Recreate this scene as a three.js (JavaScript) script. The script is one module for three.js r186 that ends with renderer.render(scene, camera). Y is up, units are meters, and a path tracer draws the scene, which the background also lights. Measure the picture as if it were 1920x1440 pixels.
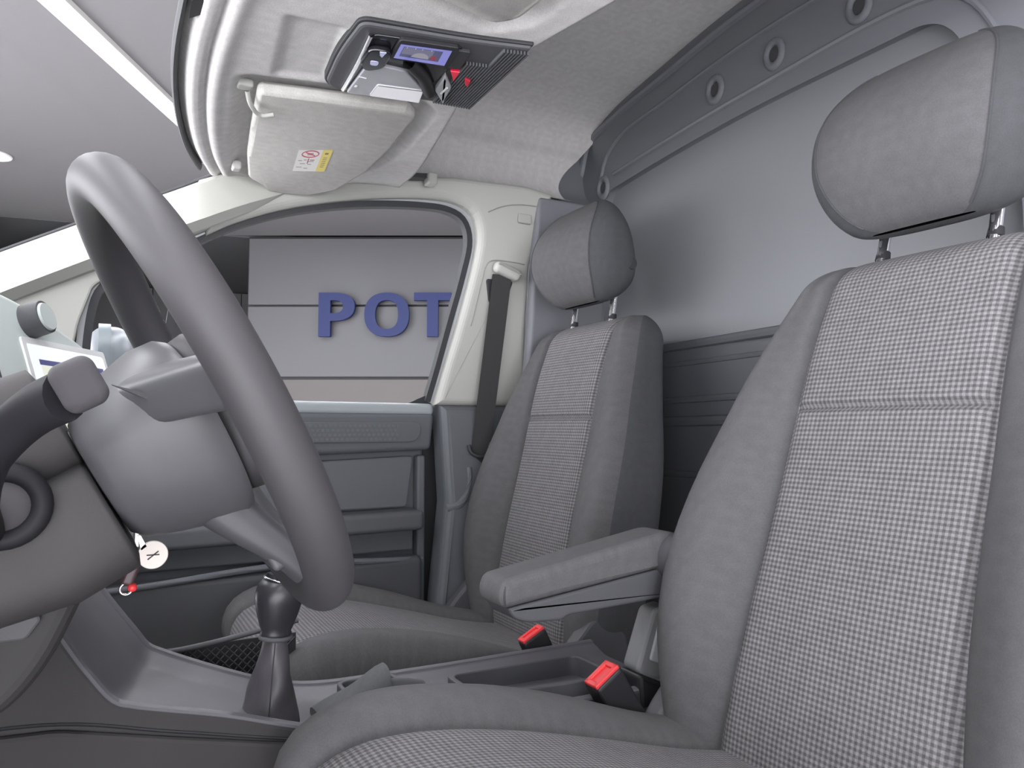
import * as THREE from 'three';
import { RoundedBoxGeometry } from 'three/addons/geometries/RoundedBoxGeometry.js';
import { mergeGeometries, toCreasedNormals } from 'three/addons/utils/BufferGeometryUtils.js';
import { RectAreaLightUniformsLib } from 'three/addons/lights/RectAreaLightUniformsLib.js';
import { FontLoader } from 'three/addons/loaders/FontLoader.js';
import { TextGeometry } from 'three/addons/geometries/TextGeometry.js';

// ------------------------------------------------------------------ camera, light, exposure
const scene = new THREE.Scene();
scene.background = new THREE.Color(0x0b0b0d);
const YAW = THREE.MathUtils.degToRad(29.3), PITCH = THREE.MathUtils.degToRad(3.27);
const camera = new THREE.PerspectiveCamera(54.43, 4 / 3, 0.02, 60);
camera.position.set(0, 0.70, 0);
camera.rotation.order = 'YXZ';
camera.rotation.set(PITCH, -YAW, 0);
const renderer = new THREE.WebGLRenderer({ antialias: true });
renderer.toneMapping = THREE.LinearToneMapping;
renderer.toneMappingExposure = 1.42;
renderer.shadowMap.enabled = true;
RectAreaLightUniformsLib.init();
const STRIP_POWER = 32, SHOP_POWER = 4.9, FRONT_POWER = 5.6, LIGHT = 0xfafaff;
// the showroom stands square to the camera's yaw: right / depth / height
const hall = (r, d, y) => new THREE.Vector3(Math.cos(YAW) * r + Math.sin(YAW) * d, y, Math.sin(YAW) * r - Math.cos(YAW) * d);
const CEIL = 2.5, FLOOR = -0.42, GLASS = 1.5, FRONT_GLASS = 2.35;

// ------------------------------------------------------------------ helpers
let seed = 7;
const rnd = () => { seed = (seed * 1664525 + 1013904223) % 4294967296; return seed / 4294967296; };
const clamp = (x, a, b) => Math.min(b, Math.max(a, x));
const sstep = (a, b, x) => { const t = clamp((x - a) / (b - a), 0, 1); return t * t * (3 - 2 * t); };
const lerp = (a, b, t) => a + (b - a) * t;
function table(t, x) {   // smooth table lookup
  if (x <= t[0][0]) return t[0][1];
  for (let i = 1; i < t.length; i++) if (x <= t[i][0]) {
    const p0 = t[Math.max(0, i - 2)], p1 = t[i - 1], p2 = t[i], p3 = t[Math.min(t.length - 1, i + 1)];
    const u = (x - p1[0]) / (p2[0] - p1[0]), h = p2[0] - p1[0];
    const m1 = p2[0] === p0[0] ? 0 : (p2[1] - p0[1]) / (p2[0] - p0[0]) * h, m2 = p3[0] === p1[0] ? 0 : (p3[1] - p1[1]) / (p3[0] - p1[0]) * h;
    return (2 * u ** 3 - 3 * u * u + 1) * p1[1] + (u ** 3 - 2 * u * u + u) * m1 + (-2 * u ** 3 + 3 * u * u) * p2[1] + (u ** 3 - u * u) * m2;
  }
  return t[t.length - 1][1];
}
const used = new Map();
function numbered(n) { const k = used.get(n) || 0; used.set(n, k + 1); return k ? `${n}_${String(k).padStart(3, '0')}` : n; }
function obj(name, geo, mat, parent) {
  if (Array.isArray(geo)) geo = mergeGeometries(geo.map(g => { g = g.index ? g.toNonIndexed() : g; for (const k of Object.keys(g.attributes)) if (!['position', 'normal', 'uv'].includes(k)) g.deleteAttribute(k); return g; }));
  const m = new THREE.Mesh(geo, mat); m.name = parent ? name : numbered(name); m.castShadow = m.receiveShadow = true; (parent || scene).add(m); return m;
}
function tag(o, label, category, group, kind) { o.userData.label = label; o.userData.category = category; if (group) o.userData.group = group; if (kind) o.userData.kind = kind; return o; }
function thing(name, label, category, group) { const g = new THREE.Group(); g.name = numbered(name); scene.add(g); return tag(g, label, category, group); }
function structure(name, label, category) { const g = new THREE.Group(); g.name = name; scene.add(g); return tag(g, label, category, null, 'structure'); }
function rows2geo(rows, uv) {   // rows of Vector3 -> smooth grid, uv in metres
  const R = rows.length, Cn = rows[0].length, pos = [], uvs = [], idx = [];
  for (let i = 0; i < R; i++) for (let j = 0; j < Cn; j++) { const p = rows[i][j]; pos.push(p.x, p.y, p.z); const q = uv ? uv(i, j, p) : [p.x + p.z, p.y + p.z * .3]; uvs.push(q[0], q[1]); }
  for (let i = 0; i < R - 1; i++) for (let j = 0; j < Cn - 1; j++) { const a = i * Cn + j; idx.push(a, a + 1, a + Cn, a + 1, a + Cn + 1, a + Cn); }
  const g = new THREE.BufferGeometry(); g.setAttribute('position', new THREE.Float32BufferAttribute(pos, 3)); g.setAttribute('uv', new THREE.Float32BufferAttribute(uvs, 2)); g.setIndex(idx); g.computeVertexNormals(); return g;
}
const grid = (fn, nu, nv, uv) => { const rows = []; for (let i = 0; i <= nu; i++) { const r = []; for (let j = 0; j <= nv; j++) r.push(fn(i / nu, j / nv)); rows.push(r); } return rows2geo(rows, uv); };
const V = (x, y, z) => new THREE.Vector3(x, y, z);
function smoothPath(pts, n) { return new THREE.CatmullRomCurve3(pts.map(p => Array.isArray(p) ? V(...p) : p), false, 'centripetal').getSpacedPoints(n); }
function sweep(path, prof, up = V(0, 1, 0), closedPath = false, crease = 0.6) {   // closed profile [[side, up]...] carried along a path
  const n = path.length, rows = [];
  for (let i = 0; i < n; i++) {
    const a = path[closedPath ? (i - 1 + n) % n : Math.max(0, i - 1)], b = path[closedPath ? (i + 1) % n : Math.min(n - 1, i + 1)];
    const t = b.clone().sub(a).normalize(), s = t.clone().cross(up).normalize(), u = s.clone().cross(t);
    rows.push(prof.map(([x, y]) => path[i].clone().addScaledVector(s, x).addScaledVector(u, y)));
  }
  if (closedPath) rows.push(rows[0].map(p => p.clone()));
  rows.forEach(r => r.push(r[0].clone()));
  let g = rows2geo(rows);
  if (crease > 1.5) { const nn = g.attributes.normal, C = rows[0].length, R = rows.length, fuse = (a, b) => { const p = V(nn.getX(a) + nn.getX(b), nn.getY(a) + nn.getY(b), nn.getZ(a) + nn.getZ(b)).normalize(); nn.setXYZ(a, p.x, p.y, p.z); nn.setXYZ(b, p.x, p.y, p.z); }; for (let i = 0; i < R; i++) fuse(i * C, i * C + C - 1); if (closedPath) for (let j = 0; j < C; j++) fuse(j, (R - 1) * C + j); }
  if (!closedPath) {
    const capOf = (r, flip) => { const c = r.slice(0, -1).reduce((a, p) => a.add(p), V(0, 0, 0)).multiplyScalar(1 / (r.length - 1)); const f = []; for (let i = 0; i < r.length - 1; i++) { const tri = [c, r[i], r[i + 1]]; if (flip) tri.reverse(); f.push(...tri); } const q = new THREE.BufferGeometry().setFromPoints(f); q.setAttribute('uv', new THREE.Float32BufferAttribute(new Float32Array(f.length * 2), 2)); q.computeVertexNormals(); return q; };
    g = mergeGeometries([crease > 1.5 ? g.toNonIndexed() : toCreasedNormals(g.toNonIndexed(), crease), capOf(rows[0], false), capOf(rows[n - 1], true)]);
  } else if (crease <= 1.5) g = toCreasedNormals(g.toNonIndexed(), crease);
  return g;
}
const ellipseProf = (a, b, n = 16) => Array.from({ length: n }, (_, i) => [a * Math.cos(i / n * 2 * Math.PI), b * Math.sin(i / n * 2 * Math.PI)]);
const tube = (pts, r, n = 24, seg = 10) => { const c = new THREE.CatmullRomCurve3(pts.map(p => Array.isArray(p) ? V(...p) : p), false, 'centripetal'); return new THREE.TubeGeometry(c, n, r, seg, false); };
function rbox(w, h, d, x = 0, y = 0, z = 0, r = .004, seg = 2) { const g = new RoundedBoxGeometry(w, h, d, seg, Math.min(r, w / 2.01, h / 2.01, d / 2.01)); g.translate(x, y, z); return g; }
function shapeOf(pts, round) {   // polygon, optionally with rounded corners
  const s = new THREE.Shape(); const n = pts.length;
  if (!round) { s.setFromPoints(pts.map(p => new THREE.Vector2(p[0], p[1]))); return s; }
  for (let i = 0; i < n; i++) {
    const p = new THREE.Vector2(...pts[i]), a = new THREE.Vector2(...pts[(i + n - 1) % n]), b = new THREE.Vector2(...pts[(i + 1) % n]);
    const r = Math.min(pts[i][2] ?? round, p.distanceTo(a) * .48, p.distanceTo(b) * .48);
    const q = p.clone().add(a.sub(p).setLength(r)), w = p.clone().add(b.sub(p).setLength(r));
    if (i) s.lineTo(q.x, q.y); else s.moveTo(q.x, q.y);
    s.quadraticCurveTo(p.x, p.y, w.x, w.y);
  }
  s.closePath(); return s;
}
function extrude(pts, depth, { round = 0, bevel = .003, seg = 2, holes = [], curve = 8 } = {}) {   // in x-y, thickness centred on z = 0
  const s = pts instanceof THREE.Shape ? pts : shapeOf(pts, round); for (const h of holes) s.holes.push(h);
  const g = new THREE.ExtrudeGeometry(s, { depth: Math.max(.0004, depth - 2 * bevel), bevelEnabled: bevel > 0, bevelThickness: bevel, bevelSize: bevel, bevelOffset: -bevel, bevelSegments: seg, curveSegments: curve });
  g.translate(0, 0, -Math.max(.0004, depth - 2 * bevel) / 2); return g;
}
// plate lying flat: polygon given as [x, z], thickness downwards from y
function plateXZ(pts, y, thick, o = {}) { const g = extrude(pts.map(p => [p[0], -p[1], p[2]]), thick, o); g.rotateX(-Math.PI / 2); g.translate(0, y - thick / 2, 0); return g; }
function plateXY(pts, z, thick, o = {}) { const g = extrude(pts, thick, o); g.translate(0, 0, z); return g; }
// polygon given as [z, y], thickness along x
function plateZY(pts, x, thick, o = {}) { const g = extrude(pts.map(p => [-p[0], p[1], p[2]]), thick, o); g.rotateY(Math.PI / 2); g.translate(x, 0, 0); return g; }
const mapPts = (g, fn) => { const p = g.attributes.position; const v = V(0, 0, 0); for (let i = 0; i < p.count; i++) { v.fromBufferAttribute(p, i); fn(v); p.setXYZ(i, v.x, v.y, v.z); } g.computeVertexNormals(); return g; };

// ------------------------------------------------------------------ textures and materials
function dataTex(n, fn, srgb) {
  const d = new Uint8Array(n * n * 4);
  for (let y = 0; y < n; y++) for (let x = 0; x < n; x++) { const c = fn(x, y); for (let k = 0; k < 3; k++) d[(y * n + x) * 4 + k] = clamp(Math.round((Array.isArray(c) ? c[k] : c) * 255), 0, 255); d[(y * n + x) * 4 + 3] = 255; }
  const t = new THREE.DataTexture(d, n, n); t.wrapS = t.wrapT = THREE.RepeatWrapping; t.magFilter = THREE.LinearFilter; t.minFilter = THREE.LinearMipmapLinearFilter; t.generateMipmaps = true; if (srgb) t.colorSpace = THREE.SRGBColorSpace; t.needsUpdate = true; return t;
}
function noiseField(n, cells) { const g = Array.from({ length: cells * cells }, rnd); return (x, y) => { const u = x / n * cells, v = y / n * cells, i = Math.floor(u), j = Math.floor(v), a = u - i, b = v - j, s = t => t * t * (3 - 2 * t), q = (p, r) => g[((r % cells + cells) % cells) * cells + (p % cells + cells) % cells]; return lerp(lerp(q(i, j), q(i + 1, j), s(a)), lerp(q(i, j + 1), q(i + 1, j + 1), s(a)), s(b)); }; }
const nA = noiseField(256, 64), nB = noiseField(256, 128), nC = noiseField(256, 9);
const grainTex = dataTex(256, (x, y) => .25 + .4 * nA(x, y) + .35 * nB(x, y));
grainTex.repeat.set(14, 14);
// woven check: 16 x 16 little squares of 6.3 mm, light ribs crossing over dark ones
const checkTex = dataTex(512, (x, y) => {
  const fx = x % 32 / 32, fy = y % 32 / 32;
  const lx = sstep(.16, .34, fx) * (1 - sstep(.66, .84, fx)), ly = sstep(.16, .34, fy) * (1 - sstep(.66, .84, fy));
  const dark = lx * ly, rib = .5 + .5 * Math.sin((x + y) / 2 * Math.PI);
  const n = (nB(x / 2, y / 2) - .5) * .06 + (nC(x / 2, y / 2) - .5) * .03;
  const v = .292 + .103 * (1 - lx) + .103 * (1 - ly) + 0 * dark + (rib - .5) * .02 + n;
  return [v, v * .985, v];
}, true);
const checkBump = dataTex(512, (x, y) => { const fx = x % 32 / 32, fy = y % 32 / 32; return .5 + .25 * Math.sin(fx * 2 * Math.PI) * Math.sin(fy * 2 * Math.PI) + .25 * (nB(x, y) - .5); });
for (const t of [checkTex, checkBump]) t.repeat.set(1 / (16 * .0063), 1 / (16 * .0063));
const plainTex = dataTex(256, (x, y) => { const v = .9 + .10 * (nB(x, y) - .5) + .05 * (nC(x, y) - .5) + .03 * Math.sin(x * Math.PI / 2) * Math.sin(y * Math.PI / 2); return v; }, true);
plainTex.repeat.set(12, 12);
const mat = (r, g, b, roughness = .6, o = {}) => { const m = new THREE.MeshPhysicalMaterial({ roughness, side: THREE.DoubleSide, ...o }); m.color.setRGB(r, g, b); return m; };
const grain = { bumpMap: grainTex, bumpScale: .00015 };
const M = {
  check: mat(1, 1, 1, .95, { map: checkTex, bumpMap: checkBump, bumpScale: .0005 }),
  bolster: mat(.110, .108, .113, .92, { map: plainTex, ...grain }),
  sideCloth: mat(.071, .073, .079, .95, { map: plainTex, ...grain }),
  plastic: mat(.070, .071, .078, .55, grain),
  plasticSoft: mat(.090, .092, .100, .6, grain),
  doorPlastic: mat(.110, .118, .130, .6, grain),
  black: mat(.016, .016, .019, .5),
  rubber: mat(.03, .031, .035, .6),
  wheel: mat(.044, .042, .046, .55),
  hub: mat(.076, .076, .083, .42),
  shroud: mat(.034, .032, .033, .68, grain),
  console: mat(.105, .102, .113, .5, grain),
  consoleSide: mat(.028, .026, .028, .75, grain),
  trim: mat(.46, .463, .43, .6, grain),
  lining: mat(.72, .705, .695, .95, { map: plainTex, ...grain }),
  visor: mat(.62, .605, .575, .85, { map: plainTex, ...grain }),
  partition: mat(.185, .19, .21, .5, grain),
  partitionShade: mat(.085, .088, .098, .6, grain),  // partition colour darkened for the shade behind the seats
  sheet: mat(.205, .211, .226, .58, grain),
  chrome: mat(.85, .85, .88, .15, { metalness: 1 }),
  metal: mat(.62, .60, .58, .35, { metalness: .85 }),
  silver: mat(.45, .46, .48, .4, { metalness: .3 }),
  gloss: mat(.012, .012, .015, .12),
  leather: mat(.055, .052, .058, .42, grain),
  knob: mat(.022, .022, .026, .35),
  red: mat(.75, .045, .05, .4),
  belt: mat(.032, .031, .032, .8, grain),
  glass: mat(1, 1, 1, .02, { transmission: 1, thickness: 0, ior: 1.4, specularIntensity: .04 }),
  carpet: mat(.02, .02, .022, 1),
  floorTile: mat(.74, .73, .72, .35),
  hallCeil: mat(.16, .157, .163, .9),
  hallWhite: mat(.72, .71, .70, .9),
  panel: mat(.095, .096, .104, .45),
  skirt: mat(.12, .11, .108, .6),
  signBlue: mat(.007, .017, .10, .6),
  paint: mat(.75, .76, .76, .35),
  stalk: mat(.012, .012, .015, .6, { specularIntensity: .5 }),
  bracket: mat(.17, .172, .178, .5, grain),
  bracketPale: mat(.36, .37, .38, .3),
  joint: mat(.30, .30, .285, .7),
  screenGrey: mat(.52, .57, .55, .6, grain),
};

// ------------------------------------------------------------------ the showroom around the van
const hallBox = (w, h, d, r, dep, y, rr = 0) => { const g = rr ? new RoundedBoxGeometry(w, h, d, 2, rr) : new THREE.BoxGeometry(w, h, d); g.rotateY(-YAW); const c = hall(r, dep, y); g.translate(c.x, c.y, c.z); return g; };
{
  const f = structure('floor_showroom', 'pale tiled showroom floor under the van', 'floor');
  obj('slab', hallBox(13, .1, 13.4, .6, 1.0, FLOOR - .05), M.floorTile, f);
  const c = structure('ceiling_showroom', 'smooth grey showroom ceiling seen through the windscreen', 'ceiling');
  obj('slab', hallBox(13, .1, 10.4, .6, 1.75, CEIL + .05), M.hallCeil, c);
  const w = structure('wall_far', 'grey panelled showroom wall behind the side window', 'wall');
  obj('backing', hallBox(9.4, CEIL - FLOOR, .1, 2.2, 7.06, (CEIL + FLOOR) / 2), M.black, w);
  for (const [y0, y1] of [[1.837, 2.485], [1.157, 1.837]]) for (const [a, b] of [[-2.49, 1.2], [1.2, 4.9], [4.9, 6.85]])
    obj('panel', hallBox(b - a - .014, y1 - y0 - .016, .04, (a + b) / 2, 6.99, (y0 + y1) / 2, .006), M.panel, w);
  obj('lower_panel', hallBox(9.3, 1.14 - FLOOR, .04, 2.2, 6.98, (1.14 + FLOOR) / 2, .004), M.skirt, w);
  // left wall set back in an added, made-up recess so that it stays dark
  const l = structure('wall_left', 'panelled left wall in a recess added to keep it dark, seen through the windscreen', 'wall');
  const A = hall(-2.49, 7.0, 0), B = hall(-4.5, 6.22, 0), len = A.distanceTo(B), ang = -Math.atan2(B.z - A.z, B.x - A.x), DEEP = 3.2;
  const lb = (w0, h, d, s, y, off, m, n) => { const g = new THREE.BoxGeometry(w0, h, d); g.translate(s, y, off); g.rotateY(ang); g.translate(A.x, 0, A.z); obj(n, g, m, l); };
  lb(len + 1.3, CEIL - FLOOR + .1, .1, len / 2, (CEIL + FLOOR) / 2, DEEP + .06, M.black, 'backing');
  for (const [y0, y1] of [[1.837, 2.49], [1.157, 1.837], [FLOOR + .02, 1.157]]) for (let k = 0; k < 3; k++) lb(len / 2 - .014, y1 - y0 - .016, .04, -len / 4 + k * len / 2, (y0 + y1) / 2, DEEP - .01, M.panel, 'panel');
  for (const e of [-.55, len + .55]) for (const [y0, y1] of [[1.837, 2.49], [1.157, 1.837], [FLOOR + .02, 1.157]]) lb(.04, y1 - y0 - .016, DEEP, e, (y0 + y1) / 2, DEEP / 2 + .02, M.panel, 'side_panel');
  lb(.56, CEIL - FLOOR, .05, -.30, (CEIL + FLOOR) / 2, .16, M.panel, 'return_panel'); lb(.60, CEIL - FLOOR, .05, len + .28, (CEIL + FLOOR) / 2, .10, M.panel, 'return_panel');
  lb(len + 1.3, .05, DEEP, len / 2, CEIL + .02, DEEP / 2 + .03, M.panel, 'soffit'); lb(len + 1.3, .05, DEEP, len / 2, FLOOR - .03, DEEP / 2 + .03, M.panel, 'side_floor');
  const s = structure('wall_shopfront', 'white showroom wall in front of the van', 'wall');
  obj('fascia', [hallBox(.1, CEIL - FRONT_GLASS, 9.5, -4.45, 1.45, (CEIL + FRONT_GLASS) / 2), hallBox(.1, FRONT_GLASS - FLOOR, 2.8, -4.45, 4.8, (FRONT_GLASS + FLOOR) / 2)], M.hallWhite, s);
  const e = structure('wall_entrance', 'white showroom wall behind the photographer', 'wall');
  obj('fascia', [hallBox(11.4, CEIL - GLASS, .1, 1.2, -3.25, (CEIL + GLASS) / 2), hallBox(3.6, GLASS - FLOOR, .1, 5.1, -3.25, (GLASS + FLOOR) / 2)], M.hallWhite, e);
  const r = structure('wall_right', 'white showroom wall behind the van', 'wall');
  obj('panel', hallBox(.1, CEIL - FLOOR, 13.2, 6.9, 1.0, (CEIL + FLOOR) / 2), M.hallWhite, r);
}
const glow = (k, c = LIGHT) => { const m = new THREE.MeshStandardMaterial({ color: 0x222222, emissive: c, emissiveIntensity: k, roughness: .6 }); return m; };
function areaLight(pos, w, h, power, face) { const L = new THREE.RectAreaLight(LIGHT, power, w, h); L.position.copy(pos); scene.add(L); if (face === 'down') { L.rotation.order = 'YXZ'; L.rotation.set(-Math.PI / 2, -YAW, 0); } else L.lookAt(face); L.name = 'area_light'; return L; }
function addedShopWindow(n, label, r, d, along, w, power, top) {   // unseen glazing with glowing panes, added and sized to light the cabin
  const g = structure(`window_${n}`, label, 'window');
  const H = top - FLOOR, y = (top + FLOOR) / 2;
  const bx = (len, h, off, yy, thick) => along === 'd' ? hallBox(thick, h, len, r, d + off, yy) : hallBox(len, h, thick, r + off, d, yy);
  obj('frame', [bx(w, .06, 0, y + H / 2 - .03, .09), bx(w, .06, 0, y - H / 2 + .03, .09), ...[-.5, -.167, .167, .5].map(k => bx(.06, H, k * (w - .06), y, .09))], M.rubber, g);
  obj('pane', bx(w - .02, H - .02, 0, y, .01), glow(1), g);
  const p = hall(along === 'd' ? r + .07 : r, along === 'd' ? d : d + .07, y), t = hall(along === 'd' ? r + 2 : r, along === 'd' ? d : d + 2, y);
  areaLight(p, w - .1, H - .1, power, t);
}
addedShopWindow(3, 'unseen glowing shopfront glazing added ahead of the van', -4.42, .1, 'd', 6.5, FRONT_POWER, FRONT_GLASS);
addedShopWindow(4, 'unseen glowing entrance glazing added behind the photographer', -.6, -3.22, 'r', 7.6, SHOP_POWER, GLASS);
{
  const strips = [[-1.92, 1.3, 8.6, 'long white linear ceiling light seen through the windscreen'], [-.55, 1.3, 8.6, 'unseen linear ceiling light added above the van bonnet'], [.85, 1.3, 8.6, 'unseen linear ceiling light added above the van roof'], [3.7, 1.3, 8.6, 'unseen linear ceiling light added behind the van partition']];  // all but the first are out of view, added for more light
  for (const [r, d, len, label] of strips) {
    const t = thing('linear_light', label, 'ceiling light', 'linear showroom lights');
    obj('housing', [hallBox(.012, .03, len, r - .052, d, CEIL - .012), hallBox(.012, .03, len, r + .052, d, CEIL - .012)], M.hallWhite, t);
    obj('diffuser', hallBox(.092, .012, len, r, d, CEIL - .008), glow(5), t);
    areaLight(hall(r, d, CEIL - .03), .09, len, STRIP_POWER, 'down');
  }
  const t = thing('downlight', 'round white ceiling downlight left of the linear light', 'ceiling light');
  const ring = new THREE.TorusGeometry(.095, .010, 8, 32); ring.rotateX(Math.PI / 2); const c = hall(-3.43, 4.85, CEIL - .006); ring.translate(c.x, c.y, c.z); obj('rim', ring, M.hallWhite, t);
  const disc = new THREE.CylinderGeometry(.09, .09, .012, 32); disc.translate(c.x, c.y - .002, c.z); obj('diffuser', disc, glow(5), t);
  const L = new THREE.SpotLight(LIGHT, 12, 0, 1.0, .6); L.position.set(c.x, c.y - .03, c.z); L.target.position.set(c.x, FLOOR, c.z); scene.add(L.target); L.castShadow = true; L.shadow.radius = 3; scene.add(L);
}
// raised wall letters
{
  const font = await new FontLoader().loadAsync('fonts/droid/droid_sans_bold.typeface.json');
  for (const [ch, px0, px1, label] of [['P', 597, 665, 'blue raised wall letter P, nearest the steering wheel'], ['O', 683, 767, 'blue raised wall letter O, between the P and the T'], ['T', 776, 846, 'blue raised wall letter T, beside the door pillar']]) {
    const g = new TextGeometry(ch, { font, size: 1, depth: .05, curveSegments: 16, bevelEnabled: false }); g.computeBoundingBox();
    const b = g.boundingBox, D = 6.93, w = (px1 - px0) / 1400 * D, h = 83 / 1400 * D;
    g.translate(-(b.min.x + b.max.x) / 2, -(b.min.y + b.max.y) / 2, 0); g.scale(w / (b.max.x - b.min.x), h / (b.max.y - b.min.y), 1);
    g.rotateY(-YAW); const c = hall(((px0 + px1) / 2 - 960) / 1400 * D, D, .70 + (800 - 590) / 1400 * D); g.translate(c.x, c.y, c.z);
    tag(obj('wall_letter', toCreasedNormals(g, .5), M.signBlue), label, 'letter', 'letters of the wall sign');
  }
}

// ------------------------------------------------------------------ the van shell
const tumble = y => -1.70 + .28 * (y - .747);          // the passenger side leans inwards
const ZC = -.95;                                        // centre line of the van
const headerX = z => .084 + .25 * Math.max(0, Math.abs(z + .93) - .03) ** 2;
{
  const f = structure('floor', 'black carpeted van floor between the seats', 'floor');
  obj('carpet', rbox(2.1, .05, 1.62, .25, -.025, -.95, .01), M.carpet, f);
  obj('sill', rbox(1.9, .34, .1, .2, -.12, -.17, .03), M.paint, f);
  obj('footwell_front', rbox(.04, .8, 1.6, -.62, .38, -.95, .01), M.carpet, f);
  // headlining of the roof behind the overhead shelf
  const c = structure('ceiling', 'grey cloth headlining of the van roof', 'ceiling');
  const inner = [[-1.525, 1.262], [-1.56, 1.275], [-1.592, 1.31], [-1.606, 1.37], [-1.596, 1.395], [-1.60, 1.43], [-1.575, 1.478], [-1.51, 1.508], [-1.3, 1.545], [-1.1, 1.572], [-.9, 1.58], [-.6, 1.56], [-.42, 1.52], [-.33, 1.47], [-.31, 1.30]];
  const cv = new THREE.CatmullRomCurve3(inner.map(p => V(0, p[1], p[0])), false, 'centripetal').getPoints(90);
  obj('roof_lining', grid((u, v) => { const p = cv[Math.round(v * 90)]; const x = lerp(.30, 1.16 - .13 * sstep(1.50, 1.30, p.y) * sstep(-1.2, -1.5, p.z), u); const fall = .10 * (1 - sstep(.3, .75, x)) * sstep(1.35, 1.5, p.y); return V(x, p.y - fall, p.z); }, 24, 90, (i, j, p) => [p.x, p.z + p.y]), M.lining, c);
  obj('roof_skin', grid((u, v) => { const p = cv[Math.round(v * 90)]; const x0 = headerX(p.z) + .03, x = lerp(x0, 1.22, u); const q = V(x, p.y, p.z).sub(V(x, 1.2, ZC)); q.multiplyScalar(1 + .05 / q.length()); return V(x, lerp(Math.min(1.215, 1.2 + q.y), 1.2 + q.y, sstep(.0, .42, x - x0)), ZC + q.z); }, 20, 90), M.paint, c);
}
// overhead shelf: rolled windscreen header, visor recesses, rear lip
const visorPts = [[.192, -1.084], [.402, -1.036], [.425, -1.06], [.437, -1.2], [.438, -1.333], [.418, -1.47], [.375, -1.535], [.297, -1.548], [.282, -1.513], [.248, -1.478], [.225, -1.358], [.209, -1.232]];
function sdPoly(pts, x, y) { let d = 1e9, s = 1; for (let i = 0, j = pts.length - 1; i < pts.length; j = i++) { const e = [pts[j][0] - pts[i][0], pts[j][1] - pts[i][1]], w = [x - pts[i][0], y - pts[i][1]], t = clamp((w[0] * e[0] + w[1] * e[1]) / (e[0] ** 2 + e[1] ** 2), 0, 1); d = Math.min(d, Math.hypot(w[0] - e[0] * t, w[1] - e[1] * t)); const c = [y >= pts[i][1], y < pts[j][1], e[0] * w[1] > e[1] * w[0]]; if ((c[0] && c[1] && c[2]) || (!c[0] && !c[1] && !c[2])) s = -s; } return s * d; }
const mirrorPts = visorPts.map(p => [p[0], -1.80 - p[1]]);
const trapPts = [[.195, -.885], [.255, -.88], [.268, -1.02], [.21, -1.035]];
const shelfRear = z => .483 + .2 * Math.max(0, Math.abs(z + .93) - .08);
function shelfY(x, z) {
  const d = x - headerX(z), a = Math.abs(z + .93), rear = shelfRear(z);
  let y = 1.186 + .03 * sstep(.30, .62, a) * sstep(.30, .55, x) + .012 * sstep(.45, .65, a);
  y += .022 * (1 - sstep(0, .02, d));                                 // rolled edge at the glass
  y += .007 * Math.exp(-(((d - .037) / .004) ** 2));                   // seam of the header trim
  y -= .005 * Math.exp(-(((d - .052) / .011) ** 2));
  const r = Math.min(sdPoly(visorPts, x, z), sdPoly(mirrorPts, x, z));
  y += .016 * (1 - sstep(.008, .036, r)) * sstep(.05, .075, d);
  y += .006 * (1 - sstep(-.004, .012, sdPoly(trapPts, x, z)));
  y += .05 * sstep(rear - .012, rear, x);                              // lip turning up at the rear
  return y;
}
{
  const c = structure('trim_1', 'beige grey overhead shelf lining above the windscreen', 'headlining');
  obj('shelf_lining', grid((u, v) => { const z = lerp(-1.562, -.30, v), x = lerp(headerX(z), shelfRear(z), u); return V(x, shelfY(x, z), z); }, 110, 240, (i, j, p) => [p.x, p.z]), M.lining, c);
  obj('shelf_floor', grid((u, v) => { const z = lerp(-1.58, -.30, v), x = lerp(headerX(z), shelfRear(z), u); return V(x, 1.245 + .03 * sstep(.3, .6, Math.abs(z + .93)), z); }, 12, 40), M.lining, c);
  obj('gap_shade_strip', sweep(smoothPath([[.40, 1.224, -1.517], [.50, 1.236, -1.512], [.63, 1.250, -1.505]], 20), [[-.012, -.005], [.012, -.005], [.012, .005], [-.012, .005]]), M.rubber, c);  // dark solid strip standing in for the shade inside the gap
  obj('slot_clip', rbox(.022, .026, .03, .635, 1.243, -1.497, .005, 3), M.trim, c);
  obj('windscreen_edge', sweep(smoothPath(Array.from({ length: 24 }, (_, i) => { const z = -1.56 + i * .055; return V(headerX(z) - .004, 1.203 + .012 * sstep(.45, .65, Math.abs(z + .93)), z); }), 80), ellipseProf(.005, .011, 10)), M.rubber, c);
  obj('frit_mark', plateXZ([[0, 0], [.014, .02], [.01, .05], [.017, .075], [.006, .07], [-.002, .04]].map(p => [.088 + p[0], -.93 + p[1] - .02]), 1.192, .002, { bevel: 0 }), M.black, c);
}
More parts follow.
